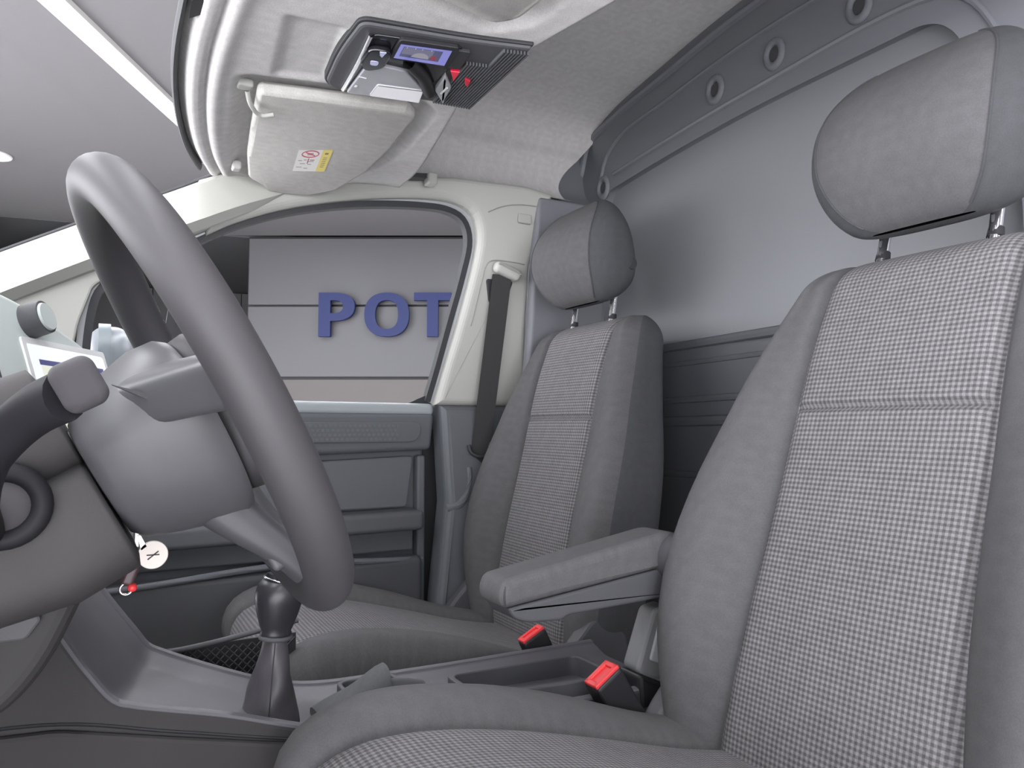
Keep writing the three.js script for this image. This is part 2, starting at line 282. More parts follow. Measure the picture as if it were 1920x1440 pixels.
// A pillar, roof rail and B pillar trim of the passenger side
{
  const t = structure('trim_2', 'pale beige windscreen pillar trim on the passenger side', 'pillar trim');
  const path = smoothPath([[.50, 1.275, -1.63], [.36, 1.235, -1.612], [.25, 1.175, -1.588], [.15, 1.118, -1.590], [.02, 1.052, -1.614], [-.154, .962, -1.645], [-.32, .872, -1.67], [-.5, .77, -1.70]], 40);
  obj('pillar', sweep(path, [[-.055, .034], [-.03, .044], [.012, .036], [.026, .012], [.030, -.018], [.014, -.040], [-.03, -.042], [-.06, -.03]].map(([a, b]) => [a, b]), V(0, 1, 0), false, .35), M.trim, t);
  obj('glass_edge', sweep(path.map(p => p.clone().add(V(-.026, .052, -.03))), ellipseProf(.01, .006, 8)), M.rubber, t);
  // quarter light corner
  obj('quarter_cover', mapPts(plateXY([[-.13, .80], [-.045, .80], [-.028, .90], [-.006, .968], [.05, 1.01], [-.02, 1.0], [-.2, .915], [-.2, .80]], 0, .02, { round: .01, bevel: .004 }), p => { p.z += tumble(p.y) + .012; }), M.trim, t);
  const s = structure('trim_3', 'beige plastic door opening trim and belt pillar on the passenger side', 'pillar trim');
  const lower = [[.189, 1.083], [.233, 1.109], [.326, 1.149], [.436, 1.181], [.53, 1.201], [.655, 1.218], [.723, 1.217], [.764, 1.199], [.784, 1.159], [.786, 1.111], [.764, .959], [.739, .83], [.725, .752]];
  const lc = new THREE.CatmullRomCurve3(lower.map(p => V(p[0], p[1], 0)), false, 'centripetal').getSpacedPoints(70).map(p => [p.x, p.y]);
  const outer = [[.985, .752], [.962, .86], [.948, .972], [.937, 1.10], [.952, 1.20], [.972, 1.25], [.975, 1.272], [.90, 1.28], [.704, 1.272], [.448, 1.235], [.215, 1.205], [.17, 1.185]];
  const g = extrude([...lc, ...outer], .05, { bevel: .018, seg: 5 });
  obj('opening_trim', mapPts(g, p => { p.z += tumble(p.y) + .006; }), M.trim, s);
  obj('joint', sweep(smoothPath([[.80, 1.205, tumble(1.205) + .0325], [.835, 1.222, tumble(1.222) + .0325], [.88, 1.232, tumble(1.232) + .0325], [.99, 1.236, tumble(1.236) + .0325]], 20), ellipseProf(.0014, .0014, 6)), M.joint, s);
  const bx = rbox(.036, .022, .004, .899, 1.203, tumble(1.203) + .033, .004); obj('airbag_badge', bx, M.trim, s);
  const ring = extrude(shapeOf([[.880, 1.190], [.918, 1.190], [.918, 1.216], [.880, 1.216]], .006), .003, { bevel: 0, holes: [shapeOf([[.882, 1.192], [.916, 1.192], [.916, 1.214], [.882, 1.214]], .005)] }); ring.translate(0, 0, tumble(1.203) + .0325); obj('badge_outline', ring, M.joint, s);
  // lower dark half of the B pillar
  const b = structure('trim_4', 'dark grey lower belt pillar trim beside the passenger door', 'pillar trim');
  const lowP = extrude([[.737, .752], [.985, .752], [.96, .40], [.93, .12], [.70, .12], [.715, .30], [.742, .52]], .08, { bevel: .02, seg: 4 });
  obj('pillar_cover', mapPts(lowP, p => { p.z += -1.70 + .035 * sstep(.56, .50, p.y) - .0; }), M.doorPlastic, b);
  obj('pillar_ledge', sweep(smoothPath([[.745, .505, -1.645], [.775, .515, -1.638], [.80, .545, -1.645], [.805, .60, -1.652]], 16), ellipseProf(.010, .012, 10)), M.doorPlastic, b);
  // sheet metal outside
  const o = structure('wall_side', 'outer body side of the van behind the door pillar', 'body side');
  obj('body_panel', rbox(.42, 1.6, .03, 1.13, .55, -1.82, .01), M.paint, o);
  obj('rail_skin', mapPts(rbox(.78, .20, .02, .84, 1.44, 0, .01), p => { p.z += -1.745; }), M.paint, o);
}
// windscreen and passenger windows
{
  const w1 = structure('window_1', 'raked windscreen glass of the van', 'windscreen');
  obj('pane', grid((u, v) => { const z = lerp(-1.58, -.32, v), a = Math.abs(z + .93); return V(lerp(headerX(z) - .003, -.62 + .30 * a * a, u), lerp(1.205, .80, u) + .02 * Math.sin(u * Math.PI), z + (z + .93) * .12 * u); }, 12, 30), M.glass, w1);
}
{
  const door = structure('door_1', 'passenger door with dark grey trim and open window', 'door');
  const hole = [[.179, 1.075], [.233, 1.106], [.326, 1.145], [.425, 1.173], [.531, 1.193], [.644, 1.205], [.704, 1.205], [.743, 1.193], [.764, 1.169], [.773, 1.134], [.765, 1.059], [.745, .945], [.725, .83], [.712, .763]];
  const top = new THREE.CatmullRomCurve3(hole.map(p => V(p[0], p[1], 0)), false, 'centripetal').getSpacedPoints(80);
  const front = [[-.012, .75], [-.014, .862], [-.002, .947], [.012, .973], [.048, 1.004], [.098, 1.037], [.179, 1.075]];
  const fr = new THREE.CatmullRomCurve3(front.map(p => V(p[0], p[1], 0)), false, 'centripetal').getSpacedPoints(30);
  const edge = [...fr.slice(0, -1), ...top];
  const on = (off) => edge.map(p => V(p.x, p.y, tumble(p.y) + off));
  obj('window_seal', sweep(on(-.002), [[-.007, -.012], [.007, -.012], [.007, .010], [-.007, .010]], V(0, 0, 1)), M.rubber, door);
  const out = (k) => edge.map((p, i) => { const a = edge[Math.max(0, i - 1)], b = edge[Math.min(edge.length - 1, i + 1)], t = b.clone().sub(a).normalize(); return V(p.x - t.y * k, p.y + t.x * k, tumble(p.y + t.x * k)); });
  obj('door_frame', sweep(out(.012).map(p => p.add(V(0, 0, -.008))), [[-.008, -.02], [.008, -.02], [.006, .012], [-.006, .012]], V(0, 0, 1)), M.silver, door);
  obj('outer_seal', sweep(out(.022).map(p => p.add(V(0, 0, -.004))), ellipseProf(.0045, .014, 8), V(0, 0, 1)), M.rubber, door);
  // pieces of the inner panel
  const box = (x0, x1, y0, y1, z, d, r, m, n, parent = door) => obj(n, rbox(x1 - x0, y1 - y0, d, (x0 + x1) / 2, (y0 + y1) / 2, z, r), m, parent);
  obj('outer_skin', rbox(1.0, .70, .02, .22, .40, -1.80, .01), M.paint, door);
  box(-.30, .722, .05, .70, -1.765, .05, .01, M.doorPlastic, 'base_panel');
  obj('top_rail', mapPts(rbox(1.03, .030, .085, .21, .741, -1.72, .012, 4), p => { p.y += .006 * sstep(.6, .1, p.x); }), mat(.30, .33, .345, .45, grain), door);
  obj('upper_panel', mapPts(rbox(1.03, .098, .05, .21, .684, -1.712, .012, 3), p => { if (p.y < .66) p.y += (p.x - .45) * .03; p.z += (p.y - .68) * .25; }), M.doorPlastic, door);
  const strip = obj('textured_strip', mapPts(plateXY([[-.2, .663], [.675, .663, .02], [.692, .680, .015], [.688, .711, .02], [-.2, .711]], -1.684, .006, { round: .014, bevel: .002 }), p => { p.z += (p.y - .68) * .25; }), M.doorPlastic, door);
  const dots = []; for (let i = 0; i < 58; i++) for (let j = 0; j < 4; j++) { const y = .671 + j * .0105; dots.push(new THREE.BoxGeometry(.007, .007, .0012).translate(-.03 + i * .0115 + (j % 2) * .005, y, -1.6809 + (y - .68) * .25)); }
  obj('embossed_dots', dots, M.doorPlastic, strip).userData.kind = 'stuff';
  box(.702, .83, .03, .75, -1.779, .02, .004, M.rubber, 'door_gap_filler');  // added dark filler that hides the bright gap beside the pillar
  obj('insert_panel', plateXY([[-.1, .505], [.672, .505], [.688, .629], [-.1, .60]], -1.728, .02, { round: .012, bevel: .004 }), M.doorPlastic, door);
  box(.694, .715, .13, .63, -1.722, .03, .006, M.doorPlastic, 'edge_rail');
  obj('armrest', mapPts(rbox(.80, .046, .085, .29, .478, -1.69, .012, 4), p => { p.y += (p.x - .5) * .012; }), M.plasticSoft, door);
  box(-.2, .690, .40, .455, -1.735, .03, .006, M.doorPlastic, 'lower_panel');
  obj('pocket_rim', sweep(smoothPath([[-.2, .372, -1.655], [.09, .384, -1.655], [.35, .402, -1.655], [.62, .391, -1.66], [.692, .386, -1.67]], 40), ellipseProf(.006, .007, 10)), M.doorPlastic, door);
  obj('map_pocket', mapPts(rbox(.89, .30, .05, .245, .235, -1.68, .015, 3), p => { if (p.y > .3) p.y += .012 * (p.x > 0 ? 1 : 0); }), M.plastic, door);
  const w2 = structure('window_2', 'passenger door window glass', 'window');
  const ws = shapeOf([...edge.map(p => [p.x, p.y]), [.70, .74], [-.01, .74]]);
  const wg = new THREE.ShapeGeometry(ws); mapPts(wg, p => { p.z = tumble(p.y) - .004; }); obj('pane', wg, M.glass, w2);
  obj('mirror_bar', sweep([V(.112, .745, tumble(.745) - .004), V(.150, 1.056, tumble(1.056) - .004)], [[-.008, -.008], [.008, -.008], [.008, .008], [-.008, .008]], V(0, 0, 1)), M.rubber, w2);
  // lower rear corner of the window is filled by a black seal
  obj('corner_seal', mapPts(plateXY([[.64, .745], [.722, .745], [.735, .80], [.715, .78]], 0, .012, { bevel: .002 }), p => { p.z += tumble(p.y) - .008; }), M.rubber, w2);
}
// partition behind the seats
{
  const p = structure('wall_rear', 'dark grey partition wall behind the seats', 'partition');
  const XP = 1.165;
  obj('backing', rbox(.03, 1.75, 1.75, XP + .05, .72, -.95, .005), M.partition, p);
  const hole = shapeOf([[-1.557, .885, .02], [-.545, .885, .02], [-.545, 1.06, .06], [-.60, 1.25, .12], [-.655, 1.352, .11], [-1.05, 1.350, .2], [-1.30, 1.335, .2], [-1.557, 1.31, .06]].map(q => [-q[0], q[1], q[2]]), .02);
  const outl = [[-1.80, .20], [-.33, .20], [-.30, 1.30], [-.36, 1.53], [-.6, 1.575], [-.9, 1.595], [-1.1, 1.585], [-1.3, 1.558], [-1.56, 1.515], [-1.64, 1.50], [-1.69, 1.40], [-1.80, 1.27]];
  const fs = shapeOf(outl.map(q => [-q[0], q[1]]), .03);
  const fg = extrude(fs, .05, { bevel: .009, seg: 3, holes: [hole], curve: 14 }); fg.rotateY(Math.PI / 2); fg.translate(XP, 0, 0);
  obj('frame', toCreasedNormals(fg, .7), M.partition, p);
  obj('sheet', plateZY([[-1.60, .86], [-.50, .86], [-.50, 1.38], [-1.60, 1.38]], XP + .012, .01, { bevel: 0 }), M.sheet, p);
  // pressed lines round the frame
  const line = (pts, r1, r2, n, m = M.partition, x = XP - .025) => obj(n, sweep(smoothPath(pts.map(q => [x, q[1], q[0]]), 50), ellipseProf(r1, r2, 8), V(1, 0, 0)), m, p);
  line([[-.40, 1.505], [-.6, 1.538], [-.9, 1.553], [-1.1, 1.543], [-1.3, 1.516], [-1.50, 1.487], [-1.61, 1.455], [-1.645, 1.38], [-1.70, 1.29]], .009, .012, 'upper_bead');
  line([[-.42, 1.44], [-.6, 1.472], [-.9, 1.486], [-1.1, 1.478], [-1.3, 1.455], [-1.47, 1.432], [-1.535, 1.39], [-1.56, 1.33]], .005, .006, 'middle_bead');
  line([[-.50, 1.04], [-.52, 1.13], [-.565, 1.25], [-.615, 1.345], [-.67, 1.378], [-1.05, 1.376], [-1.30, 1.360], [-1.50, 1.342]], .006, .008, 'lower_bead');
  for (const [z, y] of [[-1.144, 1.418], [-.985, 1.425], [-1.545, 1.318], [-.80, 1.428]]) {
    const b = obj('bolt_recess', mapPts(new THREE.TorusGeometry(.019, .007, 10, 24), q => { q.y *= 1.25; }).rotateY(Math.PI / 2).translate(XP - .026, y, z), M.partition, p);
    obj('bolt_head', new THREE.CylinderGeometry(.014, .014, .01, 20).rotateZ(Math.PI / 2).translate(XP - .022, y, z), M.plastic, b);
  }
  obj('lower_shade_plate', rbox(.02, .66, 1.32, XP - .022, .545, -1.04, .01), M.partitionShade, p);  // added plate: the shade of the seats put in as darker colour
  for (const [y, r] of [[.882, .010], [.842, .006], [.762, .008], [.715, .012], [.60, .008]]) line([[-1.72, y - .006], [-1.3, y - .004], [-.9, y + .002], [-.45, y + .004]], r, r * .9, 'pressed_rib', M.partitionShade, XP - .031);
  obj('side_flange', mapPts(rbox(.235, 1.22, .03, 1.045, .65, 0, .012, 3), q => { q.z += tumble(Math.max(.7, q.y)) + .02; }), M.partition, p);
  const fl = Array.from({ length: 30 }, (_, i) => { const y = lerp(1.25, 1.52, i / 29), z = table([[1.25, -1.53], [1.275, -1.56], [1.31, -1.592], [1.37, -1.606], [1.43, -1.60], [1.478, -1.575], [1.508, -1.51], [1.52, -1.45]], y); return [V(1.155 - .14 * sstep(1.52, 1.30, y), y, z - .012), V(1.10, y, z - .026), V(1.17, y + .01, z - .04)]; });
  obj('corner_flange', rows2geo(fl), M.partition, p);
  obj('upright_rib', rbox(.03, .5, .06, XP - .02, .72, -1.66, .012), M.partition, p);
}

// ------------------------------------------------------------------ seats
function closedRows(ctrlRows, K) {   // each row: closed list of control Vector3 -> K samples for every control segment
  return ctrlRows.map(c => { const cv = new THREE.CatmullRomCurve3(c, true, 'centripetal'); const n = c.length, r = []; for (let i = 0; i <= n * K; i++) r.push(cv.getPoint((i % (n * K)) / (n * K))); return r; });
}
const columns = (rows, K, a, b) => rows.map(r => { const n = r.length - 1, o = []; for (let i = a * K; i <= b * K; i++) o.push(r[((i % n) + n) % n].clone()); return o; });
function mirrorSection(h) { const n = h.length; const o = [h[n - 1]]; for (let i = n - 2; i >= 1; i--) o.push([-h[i][0], h[i][1]]); for (let i = 0; i < n - 1; i++) o.push(h[i]); return o; }
function makeSeat(S) {
  const root = thing('car_seat', S.label, 'seat', 'front seats'); root.position.set(S.x, S.y, S.z);
  const K = 6;
  // ---- backrest: base point, recline, length
  const B = V(S.bx - S.x, S.by - S.y, 0), al = S.recline, up = V(Math.sin(al), Math.cos(al), 0), nf = V(-Math.cos(al), Math.sin(al), 0);
  const L = .665, RT = .055;
  const W = v => table([[-.12, .20], [0, .236], [.1, .258], [.2, .266], [.33, .254], [.43, .234], [.52, .212], [.60, .188], [.665, .168]], v);
  const WI = v => table([[-.12, .148], [0, .145], [.2, .132], [.43, .126], [.60, .122], [.665, .115]], v);
  const BH = v => table([[-.12, .012], [0, .022], [.12, .042], [.28, .042], [.43, .022], [.55, .006], [.665, .0]], v);
  const F0 = v => .010 * Math.exp(-(((v - .17) / .16) ** 2)) - (v > .432 ? .030 * ((v - .432) / .23) ** 2 : 0) - .03 * sstep(.02, -.12, v);
  const T = v => table([[-.12, .08], [0, .10], [.3, .105], [.6, .095], [.665, .09]], v);
  const vs = []; for (let i = 0; i <= 14; i++) vs.push(lerp(-.12, .41, i / 14)); for (const d of [-.012, -.008, -.005, -.0025, 0, .0025, .005, .008, .012]) vs.push(.432 + d); for (let i = 1; i <= 6; i++) vs.push(lerp(.444, L - RT, i / 6));
  const secs = vs.map(v => [v, 1]); for (let i = 1; i <= 12; i++) { const th = i / 12 * Math.PI / 2; secs.push([L - RT + RT * Math.sin(th), Math.max(.015, Math.cos(th))]); }
  const ctrl = secs.map(([v, k]) => {
    const w = W(v) - .02 * (1 - k), wi = Math.min(WI(v), w - .04), b = BH(v), f = F0(v), t = T(v), gs = .008 * Math.exp(-(((v - .432) / .0045) ** 2));
    let h = [[0, f - gs + .004], [wi * .55, f - gs + .003], [wi - .012, f - gs], [wi, f - .010], [wi + .011, f + .002 + b * .1], [lerp(wi, w, .5), f + b], [w - .020, f + b * .92], [w - .003, f + b * .85 - .030], [w, f - t * .55], [w - .008, f - t], [w - .05, f - t - .018], [0, f - t - .02]];
    const mid = f - t * .62; if (k < 1) h = h.map(([a, n]) => [a * lerp(.93, 1, k), mid + (n - mid) * k]);
    return mirrorSection(h).map(([a, n]) => B.clone().addScaledVector(up, v).addScaledVector(nf, n).add(V(0, 0, a)));
  });
  const rows = closedRows(ctrl, K), uvOf = (rw) => (i, j, p) => [p.z, secs[i][0] + (secs[i][1] < 1 ? .03 * (1 - secs[i][1]) : 0)];
  const back = new THREE.Group(); back.name = 'backrest'; root.add(back);
  obj('insert', rows2geo(columns(rows, K, 8, 14), uvOf()), M.check, back);
  obj('side_bolster', rows2geo(columns(rows, K, 4, 8), uvOf()), M.bolster, back);
  obj('side_bolster', rows2geo(columns(rows, K, 14, 18), uvOf()), M.bolster, back);
  obj('side_panel', rows2geo(columns(rows, K, 2, 4), (i, j, p) => [p.x, p.y]), M.sideCloth, back);
  obj('side_panel', rows2geo(columns(rows, K, 18, 20), (i, j, p) => [p.x, p.y]), M.sideCloth, back);
  obj('back_panel', rows2geo(columns(rows, K, 20, 24), (i, j, p) => [p.z, p.y]), M.sideCloth, back);
  // ---- cushion
  const base = new THREE.CatmullRomCurve3([[.05, -.135], [.014, -.085], [0, -.03], [.018, .008], [.06, .026], [.12, .028], [.22, .012], [.34, -.02], [.46, -.055], [.56, -.075], [.62, -.08]].map(p => V(p[0], p[1], 0)), false, 'centripetal');
  const N = 46, cl = base.getLength(), crows = [], arc = [];
  for (let i = 0; i <= N; i++) {
    const u = i / N, p = base.getPointAt(u), t = base.getTangentAt(u), n = V(-t.y, t.x, 0), a = u * cl; arc.push(a);
    const b = table([[0, .0], [.10, .004], [.17, .012], [.26, .020], [.45, .022], [.58, .016], [.70, .012]], a);
    const w = table([[0, .215], [.09, .232], [.2, .247], [.5, .25], [.75, .24]], a), wi = table([[0, .165], [.15, .165], [.4, .155], [.75, .15]], a);
    const dep = table([[0, .03], [.1, .06], [.2, .115], [.5, .13], [.75, .12]], a);
    const h = [[0, .004], [wi * .55, .002], [wi - .012, -.001], [wi, -.010], [wi + .011, b * .15 + .001], [lerp(wi, w, .5), b], [w - .018, b * .92 - .002], [w - .002, b * .8 - .026], [w, -dep * .6], [w - .008, -dep], [w - .05, -dep - .01], [0, -dep - .01]];
    crows.push(mirrorSection(h).map(([z, q]) => p.clone().addScaledVector(n, q).add(V(0, 0, z))));
  }
  const cr = closedRows(crows, K), uc = (i, j, p) => [p.z, arc[i]];
  const cush = new THREE.Group(); cush.name = 'seat_cushion'; root.add(cush);
  obj('insert', rows2geo(columns(cr, K, 8, 14), uc), M.check, cush);
  obj('side_bolster', rows2geo(columns(cr, K, 4, 8), uc), M.bolster, cush);
  obj('side_bolster', rows2geo(columns(cr, K, 14, 18), uc), M.bolster, cush);
  obj('side_panel', rows2geo(columns(cr, K, 2, 4), uc), M.bolster, cush);
  obj('side_panel', rows2geo(columns(cr, K, 18, 20), uc), M.bolster, cush);
  obj('underside', rows2geo(columns(cr, K, 20, 24), uc), M.sideCloth, cush);
  obj('base_frame', mapPts(rbox(.50, S.y - .10, .42, .34, -(S.y) / 2 - .03, 0, .02), p => { }), M.plastic, root);
  obj('hinge_cover', plateXY([[.42, -.17], [.66, -.17], [.62, .0], [.56, .03], [.48, -.05]], .232, .03, { round: .03, bevel: .006 }), M.plastic, root);
  obj('hinge_cover', plateXY([[.42, -.17], [.66, -.17], [.62, .0], [.56, .03], [.48, -.05]], -.232, .03, { round: .03, bevel: .006 }), M.plastic, root);
  // ---- headrest on two posts
  const at = (v, n, z) => B.clone().addScaledVector(up, v).addScaledVector(nf, n).add(V(0, 0, z));
  const pn = -.052;
  for (const z of [-.072, .072]) {
    const post = obj('headrest_post', tube([at(.60, pn, z), at(S.hv + .06, pn + .004, z)], .0074, 4, 14), M.chrome, root);
    obj('post_notch', rbox(.003, .022, .004, 0, 0, 0, .001).translate(...at((L + S.hv) / 2, pn + .0074, z).toArray()), M.rubber, post);
    obj('post_guide', new THREE.CylinderGeometry(.0085, .0095, .012, 20).rotateZ(-al).translate(...at(L - .004, pn, z).toArray()), M.black, post);
  }
  const hr = new THREE.Group(); hr.name = 'headrest'; root.add(hr);
  const HH = S.hh, hw = .145, hrows = [];
  const NH = 36, NP = 72, tl = S.tilt || 0, upH = up.clone().applyAxisAngle(V(0, 0, 1), tl), nH = nf.clone().applyAxisAngle(V(0, 0, 1), tl), O = at(S.hv, 0, 0);
  for (let i = 0; i <= NH; i++) {
    const e = -1 + 2 * i / NH, c = Math.sign(e) * (1 - (1 - Math.abs(e)) ** 1.6), hgt = (c + 1) / 2 * HH;
    const k = Math.max(.0, 1 - Math.abs(c) ** 2.9) ** (1 / 2.0);
    const fr = table([[0, .046], [.3, .074], [.6, .077], [1, .050]], hgt / HH), bk = table([[0, -.080], [.25, -.088], [.6, -.062], [1, -.018]], hgt / HH);
    const mid = (fr + bk) / 2, hd = (fr - bk) / 2, ww = hw * table([[0, .93], [.4, 1.0], [.7, .985], [1, .90]], hgt / HH);
    const r = []; for (let j = 0; j <= NP; j++) { const a = -Math.PI / 2 + j / NP * 2 * Math.PI, cs = Math.cos(a), sn = Math.sin(a); const z = Math.sign(cs) * Math.abs(cs) ** .70 * ww * lerp(.5, 1, k), d = Math.sign(sn) * Math.abs(sn) ** .74 * hd * lerp(.05, 1, k); r.push(O.clone().addScaledVector(upH, hgt).addScaledVector(nH, mid + d).add(V(0, 0, z * (k > 0 ? 1 : .98)))); }
    hrows.push(r);
  }
  const sub = (a, b) => hrows.map(r => r.slice(a, b + 1));
  obj('front_cover', rows2geo(sub(27, 45), (i, j, p) => [p.z, p.y]), M.bolster, hr);
  obj('rear_cover', rows2geo(hrows.map(r => [...r.slice(45, 72), ...r.slice(0, 28)].map(p => p.clone())), (i, j, p) => [p.z + p.x, p.y]), M.sideCloth, hr);
  for (const c of [27, 45]) obj('seam_piping', sweep(hrows.slice(2, -2).map(r => r[c].clone()), ellipseProf(.0016, .0016, 6), V(1, 0, 0)), M.sideCloth, hr);
  const bt = hrows[9][72 * .5 + 22 | 0];
  const btn = obj('release_button', new THREE.CylinderGeometry(.013, .014, .008, 24).rotateX(Math.PI / 2).translate(...O.clone().addScaledVector(upH, .075).addScaledVector(nH, -.035).add(V(0, 0, hw * .93)).toArray()), M.rubber, hr);
  return root;
}
const driver = makeSeat({ label: 'driver seat nearest the camera, grey checked cloth, with folding armrest', x: .165, y: .375, z: -.55, bx: .677, by: .312, recline: .30, hv: .674, hh: .222, tilt: .02 });
const passenger = makeSeat({ label: 'passenger seat beside the far door, grey checked cloth, no armrest', x: .235, y: .340, z: -1.35, bx: .786, by: .295, recline: .192, hv: .688, hh: .214, tilt: .02 });
// armrest on the driver seat
{
  const a = new THREE.Group(); a.name = 'armrest'; driver.add(a); const o = driver.position;
  const pad = extrude([[.450, .474, .008], [.443, .490, .012], [.450, .510, .014], [.715, .553, .02], [.742, .545, .02], [.742, .506, .004]], .070, { round: .02, bevel: .012, seg: 5 });
  obj('pad', pad.translate(-o.x, -o.y, -.853 - o.z), M.bolster, a);
  const shell = extrude([[.456, .4745, .004], [.742, .506, .004], [.742, .462, .004], [.545, .4555, .003], [.535, .4505, .003], [.485, .4530, .02], [.464, .461, .01]], .064, { round: .006, bevel: .004, seg: 3 });
  obj('shell', shell.translate(-o.x, -o.y, -.853 - o.z), M.plastic, a);
  obj('pivot', new THREE.CylinderGeometry(.034, .034, .06, 24).rotateX(Math.PI / 2).translate(.725 - o.x, .515 - o.y, -.825 - o.z), M.plastic, a);
  obj('end_stitching', tube([[.452, .502, -.822], [.449, .49, -.8195], [.452, .478, -.822]].map(p => [p[0] - o.x, p[1] - o.y, p[2] - o.z]), .0012, 10, 6), M.sideCloth, a);
}
// buckles and the bracket between the seats
function buckle(label, p, top, w) {   // p: foot, top: [front edge, rear edge] of the red face
  const t = thing('seat_belt_buckle', label, 'buckle', 'seat belt buckles'); t.position.set(...p);
  const [[x0, y0], [x1, y1]] = top.map(q => [q[0] - p[0], q[1] - p[1]]), d = V(x1 - x0, y1 - y0, 0), n = V(-d.y, d.x, 0).normalize();
  const dn = n.clone().multiplyScalar(-.09), foot = [[x0, y0], [x1, y1], [x1 + dn.x * .9, y1 + dn.y * .9], [x0 + dn.x * .9, y0 + dn.y * .9]];
  obj('housing', extrude(foot, w, { round: .006, bevel: .004, seg: 3 }), M.black, t);
  const c = V((x0 + x1) / 2, (y0 + y1) / 2, 0), ang = Math.atan2(d.y, d.x), len = d.length();
  const br = obj('release_button', [rbox(len * .96, .006, w * .22, 0, .001, w * .30, .002), rbox(len * .96, .006, w * .22, 0, .001, -w * .30, .002), rbox(len * .18, .006, w * .8, len * .39, .001, 0, .002), rbox(len * .18, .006, w * .8, -len * .39, .001, 0, .002), rbox(len * .9, .004, w * .6, 0, -.001, 0, .001)].map(g => g.rotateZ(ang).translate(c.x, c.y, c.z)), M.red, t);
  obj('strap', extrude([[x0 + dn.x * .8 + .004, y0 + dn.y * .8], [x1 + dn.x * .8 - .004, y1 + dn.y * .8], [x1 + dn.x * 1.6, y1 + dn.y * 1.6 - .02], [x0 + dn.x * 1.6 + .01, y0 + dn.y * 1.6 - .02]], .012, { bevel: .002 }), M.belt, t);
}
buckle('black seat belt buckle with red button against the passenger cushion', [.66, .25, -1.085], [[.625, .345], [.666, .366]], .024);
buckle('black seat belt buckle with red button beside the driver cushion', [.62, .29, -.815], [[.574, .362], [.612, .386]], .034);
{
  const t = thing('seat_bracket', 'light grey plastic bracket on the inner side of the driver seat', 'bracket'); t.position.set(.692, .338, -.85); t.rotation.z = -.12;
  obj('plate', plateXY([[-.030, .020], [-.008, .105], [.020, .112], [.045, .09], [.04, .010], [.0, .008]], 0, .035, { round: .01, bevel: .005 }), M.bracket, t);
  obj('inset', plateXY([[-.010, .036], [.004, .10], [.018, .098], [.022, .040], [.012, .030]], .017, .008, { round: .005, bevel: .002 }), M.bracketPale, t);
  obj('lower_cover', plateXY([[-.03, .02], [.02, .004], [.05, -.01], [.04, -.09], [-.01, -.09]], -.002, .05, { round: .012, bevel: .006 }), M.black, t);
}
// passenger seat belt
{
  const t = thing('seat_belt', 'dark seat belt hanging from the belt pillar behind the passenger seat', 'seat belt'); t.position.set(.85, .5, -1.60);
  const L = (x, y, z) => V(x - .85, y - .5, z + 1.60);
  const path = smoothPath([L(.850, 1.065, -1.562), L(.848, .96, -1.585), L(.844, .83, -1.612), L(.838, .70, -1.635), L(.832, .62, -1.645), L(.826, .54, -1.652)], 40);
  const rows = path.map((p, i) => [[-.024, 0], [.024, 0]].map(([a]) => p.clone().add(V(a * .985, 0, a * .17))));
  const g1 = rows2geo(rows), g2 = rows2geo(rows.map(r => r.map(p => p.clone().add(V(0, 0, -.0018)))));
  obj('webbing', [g1, g2], M.belt, t);
  obj('guide_recess', mapPts(plateXY([[.815, 1.055], [.889, 1.055], [.880, 1.02], [.870, 1.0], [.830, 1.0]], 0, .006, { round: .008, bevel: .002 }), p => { const y = p.y; p.z += tumble(y) + .034; p.x -= .85; p.y -= .5; p.z += 1.60; }), M.rubber, t);
  obj('guide_cover', mapPts(rbox(.072, .028, .03, 0, 0, 0, .012, 4), p => { p.applyAxisAngle(V(0, 0, 1), -.32); p.add(L(.860, 1.073, -1.556)); }), M.trim, t);
  obj('cover_ridge', mapPts(rbox(.066, .004, .034, 0, .003, 0, .002, 2), p => { p.applyAxisAngle(V(0, 0, 1), -.32); p.add(L(.860, 1.073, -1.556)); }), M.joint, t);
  const o1 = smoothPath([[.803, .943], [.806, .96], [.818, 1.05], [.824, 1.085], [.835, 1.097], [.90, 1.10], [.928, 1.098]].map(([x, y]) => L(x - .012, y, tumble(y) + .0315)), 40);
  obj('recess_outline', sweep(o1, ellipseProf(.0016, .0016, 6), V(0, 0, 1)), M.joint, t);
  obj('stop_clip', tube([L(.80, .655, -1.64), L(.803, .638, -1.634), L(.82, .628, -1.63), L(.85, .632, -1.63), L(.858, .66, -1.64)], .005, 16, 8), M.rubber, t);
}

// ------------------------------------------------------------------ steering wheel and column (local x points at the driver, y up in the wheel plane)
const TAU = .5, WC = V(.0736, .7216, -.58);
const hubRing = (x, hu, hl, hz, yc = 0, e = 1, n = 64) => Array.from({ length: n + 1 }, (_, i) => { const a = i / n * 2 * Math.PI + Math.PI, c = Math.cos(a), s = Math.sin(a); return V(x, yc + (s > 0 ? hu : hl) * Math.sign(s) * Math.abs(s) ** e, hz * Math.sign(c) * Math.abs(c) ** .85); });
const ring = (x, hy, hz, yc = 0, e = .7, n = 48) => Array.from({ length: n + 1 }, (_, i) => { const a = i / n * 2 * Math.PI + Math.PI, c = Math.cos(a), s = Math.sin(a); return V(x, yc + hy * Math.sign(s) * Math.abs(s) ** e, hz * Math.sign(c) * Math.abs(c) ** e); });
const discCap = (r) => { const c = r.slice(0, -1).reduce((a, p) => a.add(p), V(0, 0, 0)).multiplyScalar(1 / (r.length - 1)); return rows2geo([r, r.map(p => p.clone().lerp(c, .6)), r.map(() => c.clone())]); };
const loft = (rs) => mergeGeometries([rows2geo(rs), discCap(rs[0]), discCap(rs[rs.length - 1])]);
